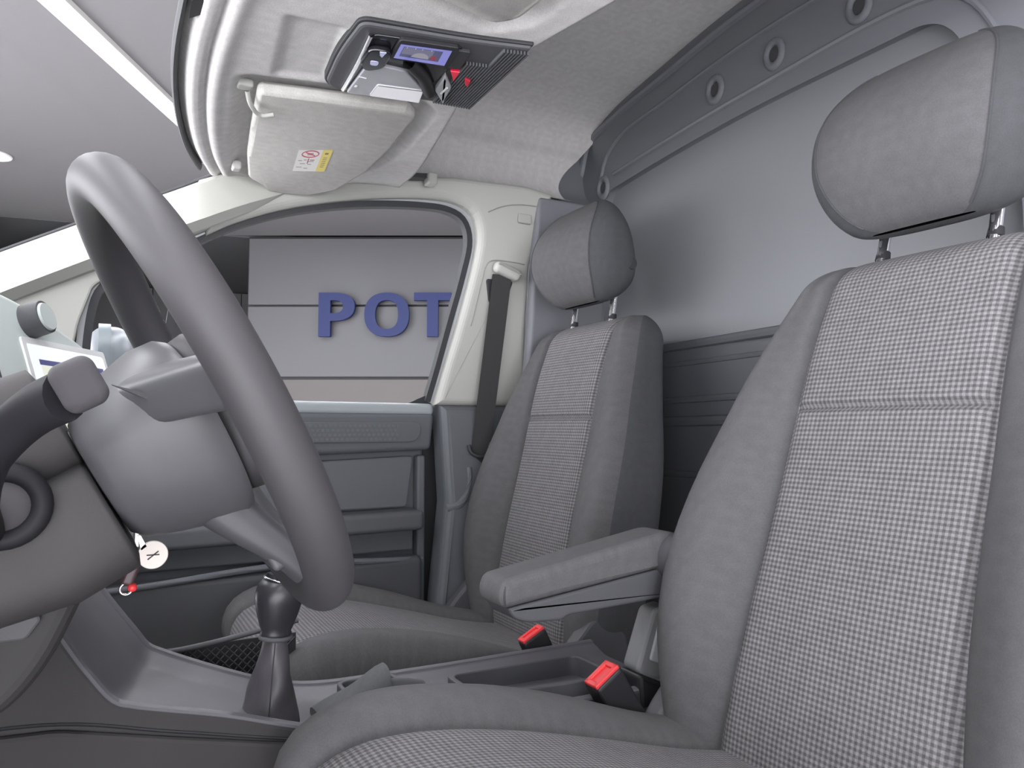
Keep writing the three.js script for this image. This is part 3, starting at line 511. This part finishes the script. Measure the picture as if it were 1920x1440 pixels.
{
  const t = thing('steering_wheel', 'grey steering wheel seen edge on in the left foreground', 'steering wheel'); t.position.copy(WC); t.rotation.z = TAU;
  const R = .161, circ = Array.from({ length: 120 }, (_, i) => V(0, R * Math.cos(i / 120 * 2 * Math.PI), R * Math.sin(i / 120 * 2 * Math.PI)));
  const prof = Array.from({ length: 24 }, (_, i) => { const a = i / 24 * 2 * Math.PI; return [.0165 * Math.cos(a), .0165 * Math.sin(a) * 1.0]; });
  obj('rim', sweep(circ, prof, V(1, 0, 0), true, 2), M.wheel, t);
  const hub = obj('hub_cover', loft([[-.088, .018, .052, .060, .002], [-.087, .022, .060, .070, .002], [-.080, .030, .068, .080, .002], [-.06, .042, .076, .088, .002], [-.035, .050, .084, .092, .002], [-.018, .050, .088, .094, .002], [-.012, .046, .084, .090, .002]].map(a => hubRing(...a))), M.hub, t);
  obj('airbag_pad', loft([[-.014, .052, .070, -.012], [-.010, .058, .076, -.012], [.0, .060, .078, -.012], [.008, .056, .073, -.012], [.013, .04, .055, -.012], [.014, .02, .03, -.012]].map(a => ring(...a, .62))), M.wheel, t);
  const spoke = (pts, w0, w1, t0, t1) => sweep(smoothPath(pts, 14), [[-1, -1], [-.6, -1.15], [.6, -1.15], [1, -1], [1.1, 0], [1, 1], [.6, 1.15], [-.6, 1.15], [-1, 1], [-1.1, 0]].map(([a, b]) => [a * t0, b * w0]), V(0, 1, 0));
  for (const s of [1, -1]) {
    const sp = obj('spoke', loft(Array.from({ length: 13 }, (_, i) => { const u = i / 12, z = s * lerp(.055, .153, u), x = lerp(-.036, -.003, sstep(0, 1, u)), hx = lerp(.026, .009, u), hy = lerp(.016, .017, u); return Array.from({ length: 29 }, (_, j) => { const a = j / 28 * 2 * Math.PI, c = Math.cos(a), n = Math.sin(a); return V(x + hx * Math.sign(c) * Math.abs(c) ** .6, lerp(.020, .006, u) + hy * Math.sign(n) * Math.abs(n) ** .6, z); }); })), M.hub, t);
    obj('spoke_slot', extrude([[-.026, .0], [.0, -.0022], [.024, -.0008], [.0, .0022]], .006, { bevel: 0 }).rotateZ(-.83).translate(-.038, .014, s * .092), M.black, sp);
  }
  const low = obj('spoke', loft(Array.from({ length: 13 }, (_, i) => { const u = i / 12, y = lerp(-.05, -.156, u), x = lerp(-.034, -.002, sstep(0, 1, u)), hx = lerp(.022, .009, u), hz = lerp(.05, .034, u); return Array.from({ length: 29 }, (_, j) => { const a = j / 28 * 2 * Math.PI, c = Math.cos(a), n = Math.sin(a); return V(x + hx * Math.sign(c) * Math.abs(c) ** .6, y, hz * Math.sign(n) * Math.abs(n) ** .6); }); })), M.hub, t);
  obj('spoke_trim', rbox(.010, .052, .050, -.018, -.104, .010, .004, 3), M.hub, low);
}
{
  const t = thing('steering_column', 'dark grey steering column shroud below the indicator stalk', 'steering column'); t.position.copy(WC); t.rotation.z = TAU;
  const up = [[-.0892, .030, .056, .028], [-.091, .036, .060, .030], [-.13, .040, .062, .030], [-.20, .038, .06, .028], [-.34, .03, .055, .02]];
  obj('upper_shroud', loft(up.map(([x, hy, hz, yc]) => ring(x, hy, hz, yc, .6))), M.shroud, t);
  obj('lower_shroud', loft([[-.0892, .036, .058, -.036], [-.092, .042, .064, -.037], [-.13, .043, .066, -.037], [-.17, .038, .064, -.032], [-.22, .034, .06, -.028], [-.34, .03, .055, -.02]].map(([x, hy, hz, yc]) => ring(x, hy, hz, yc, .6))), M.shroud, t);
  obj('column_tube', new THREE.CylinderGeometry(.03, .03, .1, 24).rotateZ(Math.PI / 2).translate(-.085, -.01, 0), M.black, t);
}
{
  const t = thing('indicator_stalk', 'black indicator stalk reaching out in front of the dashboard display', 'stalk'); t.position.set(-.045, .652, -.50);
  const L = (x, y, z) => V(x + .045, y - .652, z + .50);
  const pts = smoothPath([L(-.05, .640, -.515), L(-.048, .662, -.455), L(-.038, .689, -.40), L(-.022, .706, -.37), L(-.010, .7125, -.35)], 30);
  obj('arm', sweep(pts, ellipseProf(.0088, .0108, 16), V(0, 1, 0), false, 2), M.stalk, t);
  obj('end_cap', mapPts(rbox(.017, .0205, .022, 0, 0, 0, .005, 4), p => { p.applyAxisAngle(V(0, 0, 1), .5); p.add(L(-.005, .7165, -.343)); }), M.leather, t);
  obj('socket', new THREE.TorusGeometry(.019, .006, 12, 32).translate(...L(-.043, .655, -.512).toArray()), M.stalk, t);
  obj('socket_boot', new THREE.SphereGeometry(.017, 20, 14).scale(1, 1, .6).translate(...L(-.043, .655, -.515).toArray()), M.leather, t);
}
{
  const t = thing('ignition_key', 'car key with round pale metal tag hanging under the column', 'key'); t.position.set(.033, .614, -.645);
  obj('key_blade', rbox(.004, .02, .006, -.001, .004, 0, .001), M.metal, t);
  const tg = obj('round_tag', extrude(new THREE.Shape().absarc(0, 0, .0108, 0, Math.PI * 2), .002, { bevel: .0005, curve: 24 }).translate(.0105, -.0125, .002), mat(.62, .57, .53, .45, { metalness: .2 }), t);
  obj('tag_stem', extrude([[-.001, .004], [.002, .003], [.0065, -.006], [.002, -.009]], .002, { bevel: .0004 }).translate(0, 0, .002), M.metal, t);
  obj('tag_stamp', [rbox(.009, .0009, .0006, .0105, -.0125, .0033, .0002).rotateZ(0), extrude([[.0065, -.0155], [.0140, -.0095], [.0146, -.0102], [.0072, -.0162]], .0006, { bevel: 0 }).translate(0, 0, .0033)], M.rubber, tg);
  obj('fob', mapPts(rbox(.009, .020, .007, 0, 0, 0, .003, 3), p => { p.applyAxisAngle(V(0, 0, 1), -.35); p.add(V(-.004, -.025, 0)); }), mat(.06, .03, .035, .4), t);
  obj('fob_button', new THREE.SphereGeometry(.0034, 14, 10).translate(-.003, -.036, .002), M.red, t);
  obj('key_ring', new THREE.TorusGeometry(.0042, .0009, 8, 24).translate(-.0072, -.037, .001), M.chrome, t);
}
// ------------------------------------------------------------------ dashboard with its display panel
{
  const t = thing('dashboard', 'dark grey dashboard under the windscreen', 'dashboard'); t.position.set(-.3, 0, -.95);
  const g = extrude([[-.31, .80], [-.05, .82], [.06, .80], [.12, .74], [.12, .66], [.08, .58], [.10, .50], [.06, .43], [-.31, .40]], 1.36, { round: .03, bevel: .012, seg: 3 });
  obj('body', g, M.plastic, t);
}
{
  const t = thing('display_panel', 'pale grey dashboard display panel with rotary knob and lit screen', 'display');
  const e = V(.0934, 0, -.1909).normalize(); t.position.set(-.043, .606, -.802); t.rotation.order = 'YXZ'; t.rotation.y = Math.atan2(-e.z, e.x); t.rotation.x = -.30;   // local x runs along the panel, z faces the seats
  const n = V(0, 0, 1);
  obj('bezel', extrude([[-.10, .0, .02], [.205, .0, .02], [.205, .14, .03], [.17, .185, .04], [.06, .222, .03], [-.10, .245, .02]], .03, { round: .02, bevel: .006, seg: 4 }), M.screenGrey, t);
  obj('side_joint', rbox(.0015, .21, .0012, -.012, .115, .0153, .0003), M.rubber, t);
  const kn = obj('rotary_knob', new THREE.CylinderGeometry(.0165, .0175, .018, 32).rotateX(Math.PI / 2).translate(.058, .202, .024), M.plastic, t);
  obj('knob_face', new THREE.CylinderGeometry(.0135, .0145, .003, 32).rotateX(Math.PI / 2).translate(.058, .202, .0338), M.screenGrey, kn);
  const cv = document.createElement('canvas'); cv.width = 256; cv.height = 192; const c = cv.getContext('2d');
  c.fillStyle = '#e8eef2'; c.fillRect(0, 0, 256, 192); c.fillStyle = '#d9dccb'; c.fillRect(30, 34, 226, 158); c.fillStyle = '#35386e'; c.fillRect(28, 24, 220, 9);
  const tx = new THREE.CanvasTexture(cv); tx.colorSpace = THREE.SRGBColorSpace;
  const sm = new THREE.MeshStandardMaterial({ color: 0x555555, emissive: 0xffffff, emissiveIntensity: .75, emissiveMap: tx, map: tx, roughness: .3 });
  obj('screen', new THREE.PlaneGeometry(.15, .12).translate(.115, .118, .0160), sm, t);
  obj('screen_frame', extrude(shapeOf([[.034, .052], [.196, .052], [.196, .184], [.034, .184]], .004), .003, { bevel: 0, holes: [shapeOf([[.040, .058], [.190, .058], [.190, .178], [.040, .178]], .003)] }).translate(0, 0, .0155), M.paint, t);
  const L = new THREE.RectAreaLight(0xffffff, .4, .14, .11); L.position.set(.115, .118, .02); L.rotation.y = Math.PI; t.add(L);
}
{
  const t = thing('knee_panel', 'dark grey curved knee panel under the steering column', 'panel'); t.position.set(-.12, .498, -.695);
  const kc = new THREE.CatmullRomCurve3([[.318, .64], [.303, .585], [.288, .547], [.278, .526], [.262, .503], [.246, .489], [.222, .482], [.13, .47]].map(p => V(p[0] - .18, p[1] - .5, 0)), false, 'centripetal').getSpacedPoints(30).map(p => [p.x, p.y]);
  obj('panel', plateXY([...kc, [-.05, .14]], 0, .05, { bevel: .012, seg: 4 }), M.shroud, t);
  obj('knee_shelf', plateXY([[-.04, .045], [.082, .045], [.092, .060], [.082, .068], [-.04, .068]], .027, .012, { round: .004, bevel: .002 }), M.plastic, t);
}
// ------------------------------------------------------------------ centre console
{
  const t = thing('centre_console', 'grey plastic centre console carrying the gear lever', 'console'); t.position.set(.2, 0, -.95);
  const rel = (p) => [p[0] - .2, p[1]];
  const near = [[-.15, .66], [-.06, .565], [-.013, .487], [.001, .465], [.026, .433], [.042, .426], [.126, .402], [.238, .366], [.40, .346], [.75, .335]];
  const far = [[-.10, .66], [-.03, .57], [.024, .487], [.055, .443], [.068, .425], [.084, .415], [.196, .364], [.26, .345], [.40, .338], [.75, .335]];
  const resample = (pts, n) => new THREE.CatmullRomCurve3(pts.map(p => V(p[0] - .2, p[1], 0)), false, 'centripetal', .5).getPoints(n);
  const a = resample(near, 90), b = resample(far, 90);
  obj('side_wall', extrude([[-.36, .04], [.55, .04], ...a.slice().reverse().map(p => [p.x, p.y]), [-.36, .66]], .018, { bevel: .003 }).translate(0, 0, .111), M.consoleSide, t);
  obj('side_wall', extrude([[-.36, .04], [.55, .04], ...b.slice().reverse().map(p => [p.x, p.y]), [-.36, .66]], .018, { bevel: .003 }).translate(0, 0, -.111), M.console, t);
  obj('edge_lip', sweep(a.map(p => V(p.x, p.y, .112)), ellipseProf(.0075, .004, 10), V(0, 1, 0)), M.console, t);
  obj('edge_lip', sweep(b.map(p => V(p.x, p.y, -.112)), ellipseProf(.007, .004, 10), V(0, 1, 0)), M.console, t);
  obj('tray', grid((u, v) => { const p = a[Math.round(u * 90)].clone().setZ(.106), q = b[Math.round(u * 90)].clone().setZ(-.106); const r = p.lerp(q, v); r.y -= .012 * Math.min(1, 6 * Math.min(v, 1 - v)); return r; }, 90, 20, (i, j, p) => [p.x, p.z]), M.console, t);
  obj('lower_cover', extrude([[-.36, .03], [.55, .03], [.55, .31], [.20, .328], [.04, .352], [-.12, .392], [-.22, .418], [-.36, .426]], .012, { round: .01, bevel: .004 }).translate(0, 0, .121), M.consoleSide, t);
  obj('cover_groove', sweep(smoothPath([[-.36, .430, .1205], [-.22, .4225, .1205], [-.12, .3965, .1205], [.04, .3565, .1205], [.20, .332, .1205]], 40), ellipseProf(.0016, .0016, 6)), M.black, t);
  // raised rims with open wells
  const well = (n, outer, inner, y, h) => { const g = extrude(shapeOf(outer.map(p => [p[0], -p[1]]), .02), h, { bevel: .002, holes: [shapeOf(inner.map(p => [p[0], -p[1]]), .015)] }); g.rotateX(-Math.PI / 2); g.translate(0, y - h / 2, 0); obj(n, g, M.plastic, t); };
  well('cup_rim', [[.098, -.014], [.182, -.014], [.182, -.080], [.098, -.080]], [[.105, -.021], [.175, -.021], [.175, -.073], [.105, -.073]], .352, .03);
  well('storage_rim', [[.24, .07], [.46, .095], [.46, -.02], [.24, -.03]], [[.249, .061], [.450, .084], [.450, -.012], [.249, -.021]], .353, .04);
}
{
  const t = thing('gear_lever', 'black gear lever with leather boot on the centre console', 'gear lever'); t.position.set(.190, .352, -.925); t.rotation.z = -.07;
  const bootRows = []; for (let i = 0; i <= 24; i++) { const u = i / 24, y = u * .097, r0 = table([[0, .044], [.3, .034], [.6, .0255], [.85, .0190], [1, .0165]], u); const r = []; for (let j = 0; j <= 48; j++) { const a = j / 48 * 2 * Math.PI; const k = 1 + .10 * Math.sin(3 * a + 7 * u) * u * (1 - u) * 3 + .07 * Math.sin(5 * a - 9 * u) * u * (1 - u * .6); r.push(V(Math.cos(a) * r0 * k * .82, y, Math.sin(a) * r0 * k)); } bootRows.push(r); }
  const bt = obj('leather_boot', rows2geo(bootRows), M.leather, t);
  obj('boot_seam', sweep(bootRows.map(r => r[14].clone()), ellipseProf(.0008, .0008, 6), V(0, 0, 1)), M.black, bt);
  const kn = obj('knob', new THREE.LatheGeometry([[.0, .095], [.0165, .096], [.0175, .104], [.0165, .107], [.0185, .112], [.0225, .125], [.0262, .14], [.0268, .150], [.0245, .160], [.020, .166], [.010, .169], [0, .1695]].map(p => new THREE.Vector2(...p)), 36).scale(1.05, 1, .92), M.knob, t);
  obj('collar', new THREE.TorusGeometry(.0172, .0028, 8, 32).rotateX(Math.PI / 2).translate(0, .099, 0), M.plastic, kn);
  obj('chrome_ring', new THREE.TorusGeometry(.0195, .0012, 8, 36).rotateX(Math.PI / 2).rotateZ(-.22).translate(.0, .1652, 0), M.chrome, kn);
  obj('cap', new THREE.CylinderGeometry(.0165, .0175, .004, 32).rotateZ(-.22).translate(0, .1685, 0), M.gloss, kn);
}
{
  const t = thing('handbrake', 'lowered handbrake with grey fabric boot behind the gear lever', 'handbrake'); t.position.set(.30, .345, -.915);
  const rs = []; for (let i = 0; i <= 10; i++) { const u = i / 10; rs.push(ring(lerp(-.055, .03, u), lerp(.008, .026, u) * (1 + .10 * Math.sin(u * 9)), lerp(.034, .024, u), lerp(.004, .03, u), .8, 28)); }
  obj('fabric_boot', loft(rs), mat(.12, .125, .13, .9, { map: plainTex, ...grain }), t);
  obj('boot_fold', [.0, .022].map((x, i) => sweep([-1, -.7, -.35, 0, .35, .7, 1].map(k => V(x + .008 * k * k, .004 + .030 * (1 + i * .35) * Math.sqrt(1 - k * k * .92), -k * .028)), ellipseProf(.004, .003, 8), V(1, 0, 0))), mat(.13, .135, .14, .9, grain), t);
  obj('lever', tube([[.02, .026, 0], [.05, .024, 0], [.08, .016, 0]], .012, 12, 14), M.plastic, t);
}
{
  const t = thing('storage_net', 'black mesh pocket beyond the centre console edge', 'net'); t.position.set(.14, .37, -1.12);
  const bars = []; for (let i = -8; i <= 8; i++) { bars.push(tube([[i * .012 - .03, -.035, 0], [i * .012 + .03, .025, 0]], .0011, 1, 5)); bars.push(tube([[i * .012 + .03, -.035, .001], [i * .012 - .03, .025, .001]], .0011, 1, 5)); }
  obj('mesh', bars, M.rubber, t); t.children[0].userData.kind = 'stuff';
  obj('net_rim', tube([[-.13, .020, 0], [0, .030, .0], [.13, .048, 0]], .004, 16, 8), M.plastic, t);
  obj('net_backing', rbox(.26, .08, .004, 0, -.012, -.012, .001), M.black, t);
}
// ------------------------------------------------------------------ overhead console
{
  const t = thing('overhead_console', 'black overhead console with lit display in the middle of the roof shelf', 'console'); t.position.set(.375, 1.1815, -.905);
  const P = (pts) => pts.map(p => [p[0] - .375, p[1] + .905, p[2]]);
  const plate = (n, pts, y, th, m, o, par = t) => obj(n, plateXZ(P(pts), y, th, o), m, par);
  const body = plate('housing', [[.2655, -.838, .012], [.395, -.8126, .05], [.4729, -.7902, .004], [.4797, -.9855, .004], [.415, -.9962, .05], [.284, -1.0255, .015], [.270, -1.010, .012], [.262, -.92, .05]], .022, .026, M.plastic, { round: .02, bevel: .004 });
  obj('housing_edge', plateXZ(P([[.2625, -.834, .014], [.395, -.8096, .05], [.4745, -.787, .004], [.4815, -.9885, .004], [.415, -.9992, .05], [.282, -1.029, .015], [.267, -1.012, .012], [.2585, -.92, .05]]), .024, .024, { round: .02, bevel: .002 }), M.rubber, body);
  plate('recess', [[.284, -.851], [.395, -.826], [.402, -.905], [.392, -.992], [.296, -1.016]], -.003, .003, M.gloss, { round: .01, bevel: .001 });
  const cv = document.createElement('canvas'); cv.width = 256; cv.height = 128; const c = cv.getContext('2d');
  c.fillStyle = '#8f90dd'; c.fillRect(0, 0, 256, 128); c.fillStyle = '#55587a'; c.fillRect(20, 16, 196, 88); c.fillStyle = '#77768f'; c.fillRect(24, 20, 150, 60); c.fillStyle = '#c8c6d8'; for (const x of [36, 78, 112, 158]) c.fillRect(x, 18, 4, 9); c.fillStyle = '#8e3b52'; c.fillRect(170, 62, 30, 36); c.fillStyle = '#9b9aa6'; c.beginPath(); c.arc(120, 96, 44, Math.PI, 0); c.fill();
  const tx = new THREE.CanvasTexture(cv); tx.colorSpace = THREE.SRGBColorSpace;
  const quad = (p00, p10, p11, p01, y) => grid((u, v) => V(lerp(lerp(p00[0], p10[0], u), lerp(p01[0], p11[0], u), v) - .375, y, lerp(lerp(p00[1], p10[1], u), lerp(p01[1], p11[1], u), v) + .905), 4, 4, (i, j) => [i / 4, 1 - j / 4]);
  const sc = plate('display_surround', [[.315, -.840], [.388, -.823], [.395, -.876], [.319, -.892]], -.004, .006, M.black, { round: .006, bevel: .001 });
  obj('display', quad([.3190, -.8481], [.3811, -.8325], [.3882, -.8728], [.3230, -.8853], -.0105), new THREE.MeshStandardMaterial({ color: 0x333333, emissive: 0xffffff, emissiveMap: tx, map: tx, emissiveIntensity: .55, roughness: .25, side: THREE.DoubleSide }), sc);
  obj('chrome_bar', tube(P([[.2825, -.853], [.290, -.93], [.2955, -1.014]]).map(p => [p[0], -.006, p[1]]), .0032, 12, 10), M.chrome, t);
  plate('clear_tray', [[.300, -.915], [.352, -.913], [.392, -.952], [.400, -.990], [.300, -1.014]], -.005, .006, mat(.33, .33, .36, .25), { round: .006, bevel: .0015 });
  const ln = plate('lamp_lens', [[.3285, -.9630], [.3915, -.9490], [.4000, -.9885], [.3295, -1.0015]], -.009, .004, M.silver, { round: .004, bevel: .001 });
  obj('lamp_glass', quad([.3292, -.9648], [.3905, -.9508], [.3989, -.9870], [.3303, -.9998], -.0136), mat(.86, .87, .84, .08, { iridescence: 1, iridescenceIOR: 1.6, iridescenceThicknessRange: [420, 420] }), ln);
  const knob = plate('switch_knob', [[.288, -.872], [.316, -.868], [.320, -.915], [.302, -.932], [.289, -.92]], -.006, .008, M.gloss, { round: .012, bevel: .002 });
  const ico = mat(.55, .56, .8, .4);
  obj('switch_icon', [plateXZ(P([[.300, -.872], [.308, -.870], [.307, -.884], [.303, -.880]]), -.0138, .001, { bevel: 0 }), plateXZ(P([[.297, -.899], [.308, -.897], [.309, -.908], [.300, -.91]]), -.0138, .001, { round: .004, bevel: 0 })], ico, knob);
  obj('tray_mark', rbox(.010, .001, .002, .305 - .375, -.0115, -.955 + .905, .0003), M.paint, t); obj('tray_mark', rbox(.003, .001, .005, .305 - .375, -.0115, -.985 + .905, .0003), M.paint, t);
  obj('link_arm', [tube(P([[.345, -.888], [.375, -.915], [.402, -.955]]).map(p => [p[0], -.010, p[1]]), .009, 10, 10)], M.black, t);
  plate('grey_button', [[.4003, -.8964], [.4230, -.9269], [.4321, -.9765], [.4048, -.9427]], -.004, .008, M.silver, { round: .003, bevel: .002 });
  obj('button_mark', rbox(.003, .001, .022, .416 - .375, -.0125, -.936 + .905, .0004), M.paint, t);
  plate('slider', [[.388, -.832], [.405, -.828], [.412, -.875], [.396, -.880]], -.004, .005, M.rubber, { round: .003, bevel: .001 });
  obj('warning_triangle', plateXZ(P([[.4034, -.8861], [.4153, -.8829], [.4188, -.9109]]), -.004, .005, { bevel: .001 }), mat(.85, .02, .06, .3), t);
  obj('red_mark', plateXZ(P([[.4281, -.8931], [.4379, -.8966], [.4410, -.9131], [.434, -.906]]), -.004, .007, { bevel: .0008 }), mat(.6, .02, .05, .4), t);
  for (let i = 0; i < 15; i++) { const u = i / 14; const x0 = lerp(.412, .4715, u), z0 = lerp(-.812, -.7945, u), x1 = lerp(.4225, .4775, u), z1 = lerp(-.988, -.9825, u); const cut = u < .45 ? .45 : 0; const a = V(lerp(x0, x1, cut * .55 + .02) - .375, -.0065, lerp(z0, z1, cut * .55 + .02) + .905); obj('rib', sweep([a, V(x1 - .375, -.0065, z1 + .905)], [[-.0011, -.002], [.0011, -.002], [.0011, .003], [-.0011, .003]], V(0, 1, 0)), M.plasticSoft, t); }
}
// ------------------------------------------------------------------ sun visors
function visor(label, mirror) {
  const t = thing('sun_visor', label, 'sun visor', 'sun visors'); const zc = mirror ? -1.80 + 1.29 : -1.29; t.position.set(.32, 1.18, zc); if (mirror) t.scale.z = -1;
  const body = extrude(visorPts.map(p => [p[0] - .32, -(p[1] + 1.29), .012]), .020, { round: .02, bevel: .008, seg: 4 }); body.rotateX(-Math.PI / 2); body.translate(0, .006, 0);
  obj('panel', toCreasedNormals(body, .9), M.visor, t);
  obj('hinge_rod', tube([[-.138, .006, .182], [-.130, -.006, .165], [-.112, -.0115, .144], [-.094, -.0095, .152]], .0035, 16, 8), M.trim, t);
  obj('hinge_mount', rbox(.022, .012, .020, -.142, .012, .188, .004), M.trim, t);
  obj('clip', rbox(.016, .016, .024, -.098, .008, -.162, .004), M.lining, t);
  return t;
}
{
  const v = visor('beige passenger sun visor with white and yellow warning sticker', false);
  visor('beige driver sun visor at the top edge of the photo', true);
  const cv = document.createElement('canvas'); cv.width = 256; cv.height = 192; const c = cv.getContext('2d');
  c.fillStyle = '#eceae6'; c.fillRect(0, 0, 256, 192); c.fillStyle = '#e9d669'; c.fillRect(184, 0, 72, 192);
  c.strokeStyle = '#c9475a'; c.lineWidth = 9; c.beginPath(); c.ellipse(98, 36, 62, 27, 0, 0, 7); c.stroke(); c.fillStyle = '#c08a92'; c.fillRect(76, 26, 44, 20); c.beginPath(); c.moveTo(60, 22); c.lineTo(136, 50); c.stroke();
  c.fillStyle = '#8c8c90'; for (const [x, y, w] of [[20, 90, 30], [62, 84, 22], [96, 98, 46], [40, 118, 40], [100, 124, 30], [20, 150, 44], [80, 160, 30]]) c.fillRect(x, y, w, 6);
  c.fillStyle = '#b26b78'; c.fillRect(92, 74, 10, 46); c.fillRect(110, 84, 34, 8); c.fillStyle = '#7a6f35'; c.fillRect(206, 26, 26, 14); for (let k = 0; k < 6; k++) c.fillRect(204, 66 + k * 16, 30, 5);
  const tx = new THREE.CanvasTexture(cv); tx.colorSpace = THREE.SRGBColorSpace; const q = [[.2965, -1.2781], [.3485, -1.2489], [.3644, -1.3652], [.3116, -1.3915]];
  obj('warning_sticker', grid((u, w) => { const x = lerp(lerp(q[0][0], q[1][0], u), lerp(q[3][0], q[2][0], u), w), z = lerp(lerp(q[0][1], q[1][1], u), lerp(q[3][1], q[2][1], u), w); const zz = z + 1.29; return V(x - .32, -.0046, zz); }, 10, 10, (i, j) => [i / 10, 1 - j / 10]), mat(1, 1, 1, .5, { map: tx }), v);
}
// ------------------------------------------------------------------ door mirror outside the passenger window
{
  const t = thing('door_mirror', 'exterior door mirror outside the passenger window', 'mirror'); t.position.set(.03, .80, -1.93);
  const shell = mapPts(new THREE.SphereGeometry(1, 40, 28), p => { const s = (a, e) => Math.sign(a) * Math.abs(a) ** e; p.set(s(p.x, .7) * .055, s(p.y, .7) * .125, s(p.z, .7) * .13); });
  obj('housing', shell, mat(.20, .22, .24, .35), t);
  obj('housing_band', sweep(Array.from({ length: 40 }, (_, i) => { const a = i / 40 * 2 * Math.PI; const s = (q, e) => Math.sign(q) * Math.abs(q) ** e; return V(-.012, s(Math.sin(a), .7) * .127, s(Math.cos(a), .7) * .132); }), [[-.004, -.012], [.004, -.012], [.004, .012], [-.004, .012]], V(1, 0, 0), true), mat(.16, .19, .21, .4), t);
  obj('cap', mapPts(new THREE.SphereGeometry(1, 30, 20), p => { p.set(p.x * .05 + .03, p.y * .095 - .01, p.z * .10 + .03); }), M.trim, t);
  obj('mirror_foot', tube([[0, -.08, .08], [-.02, -.07, .16], [-.03, -.06, .22]], .02, 12, 10), M.rubber, t);
}
scene.traverse(o => { if (o.isLight && o.shadow) o.castShadow = true; });
renderer.render(scene, camera);
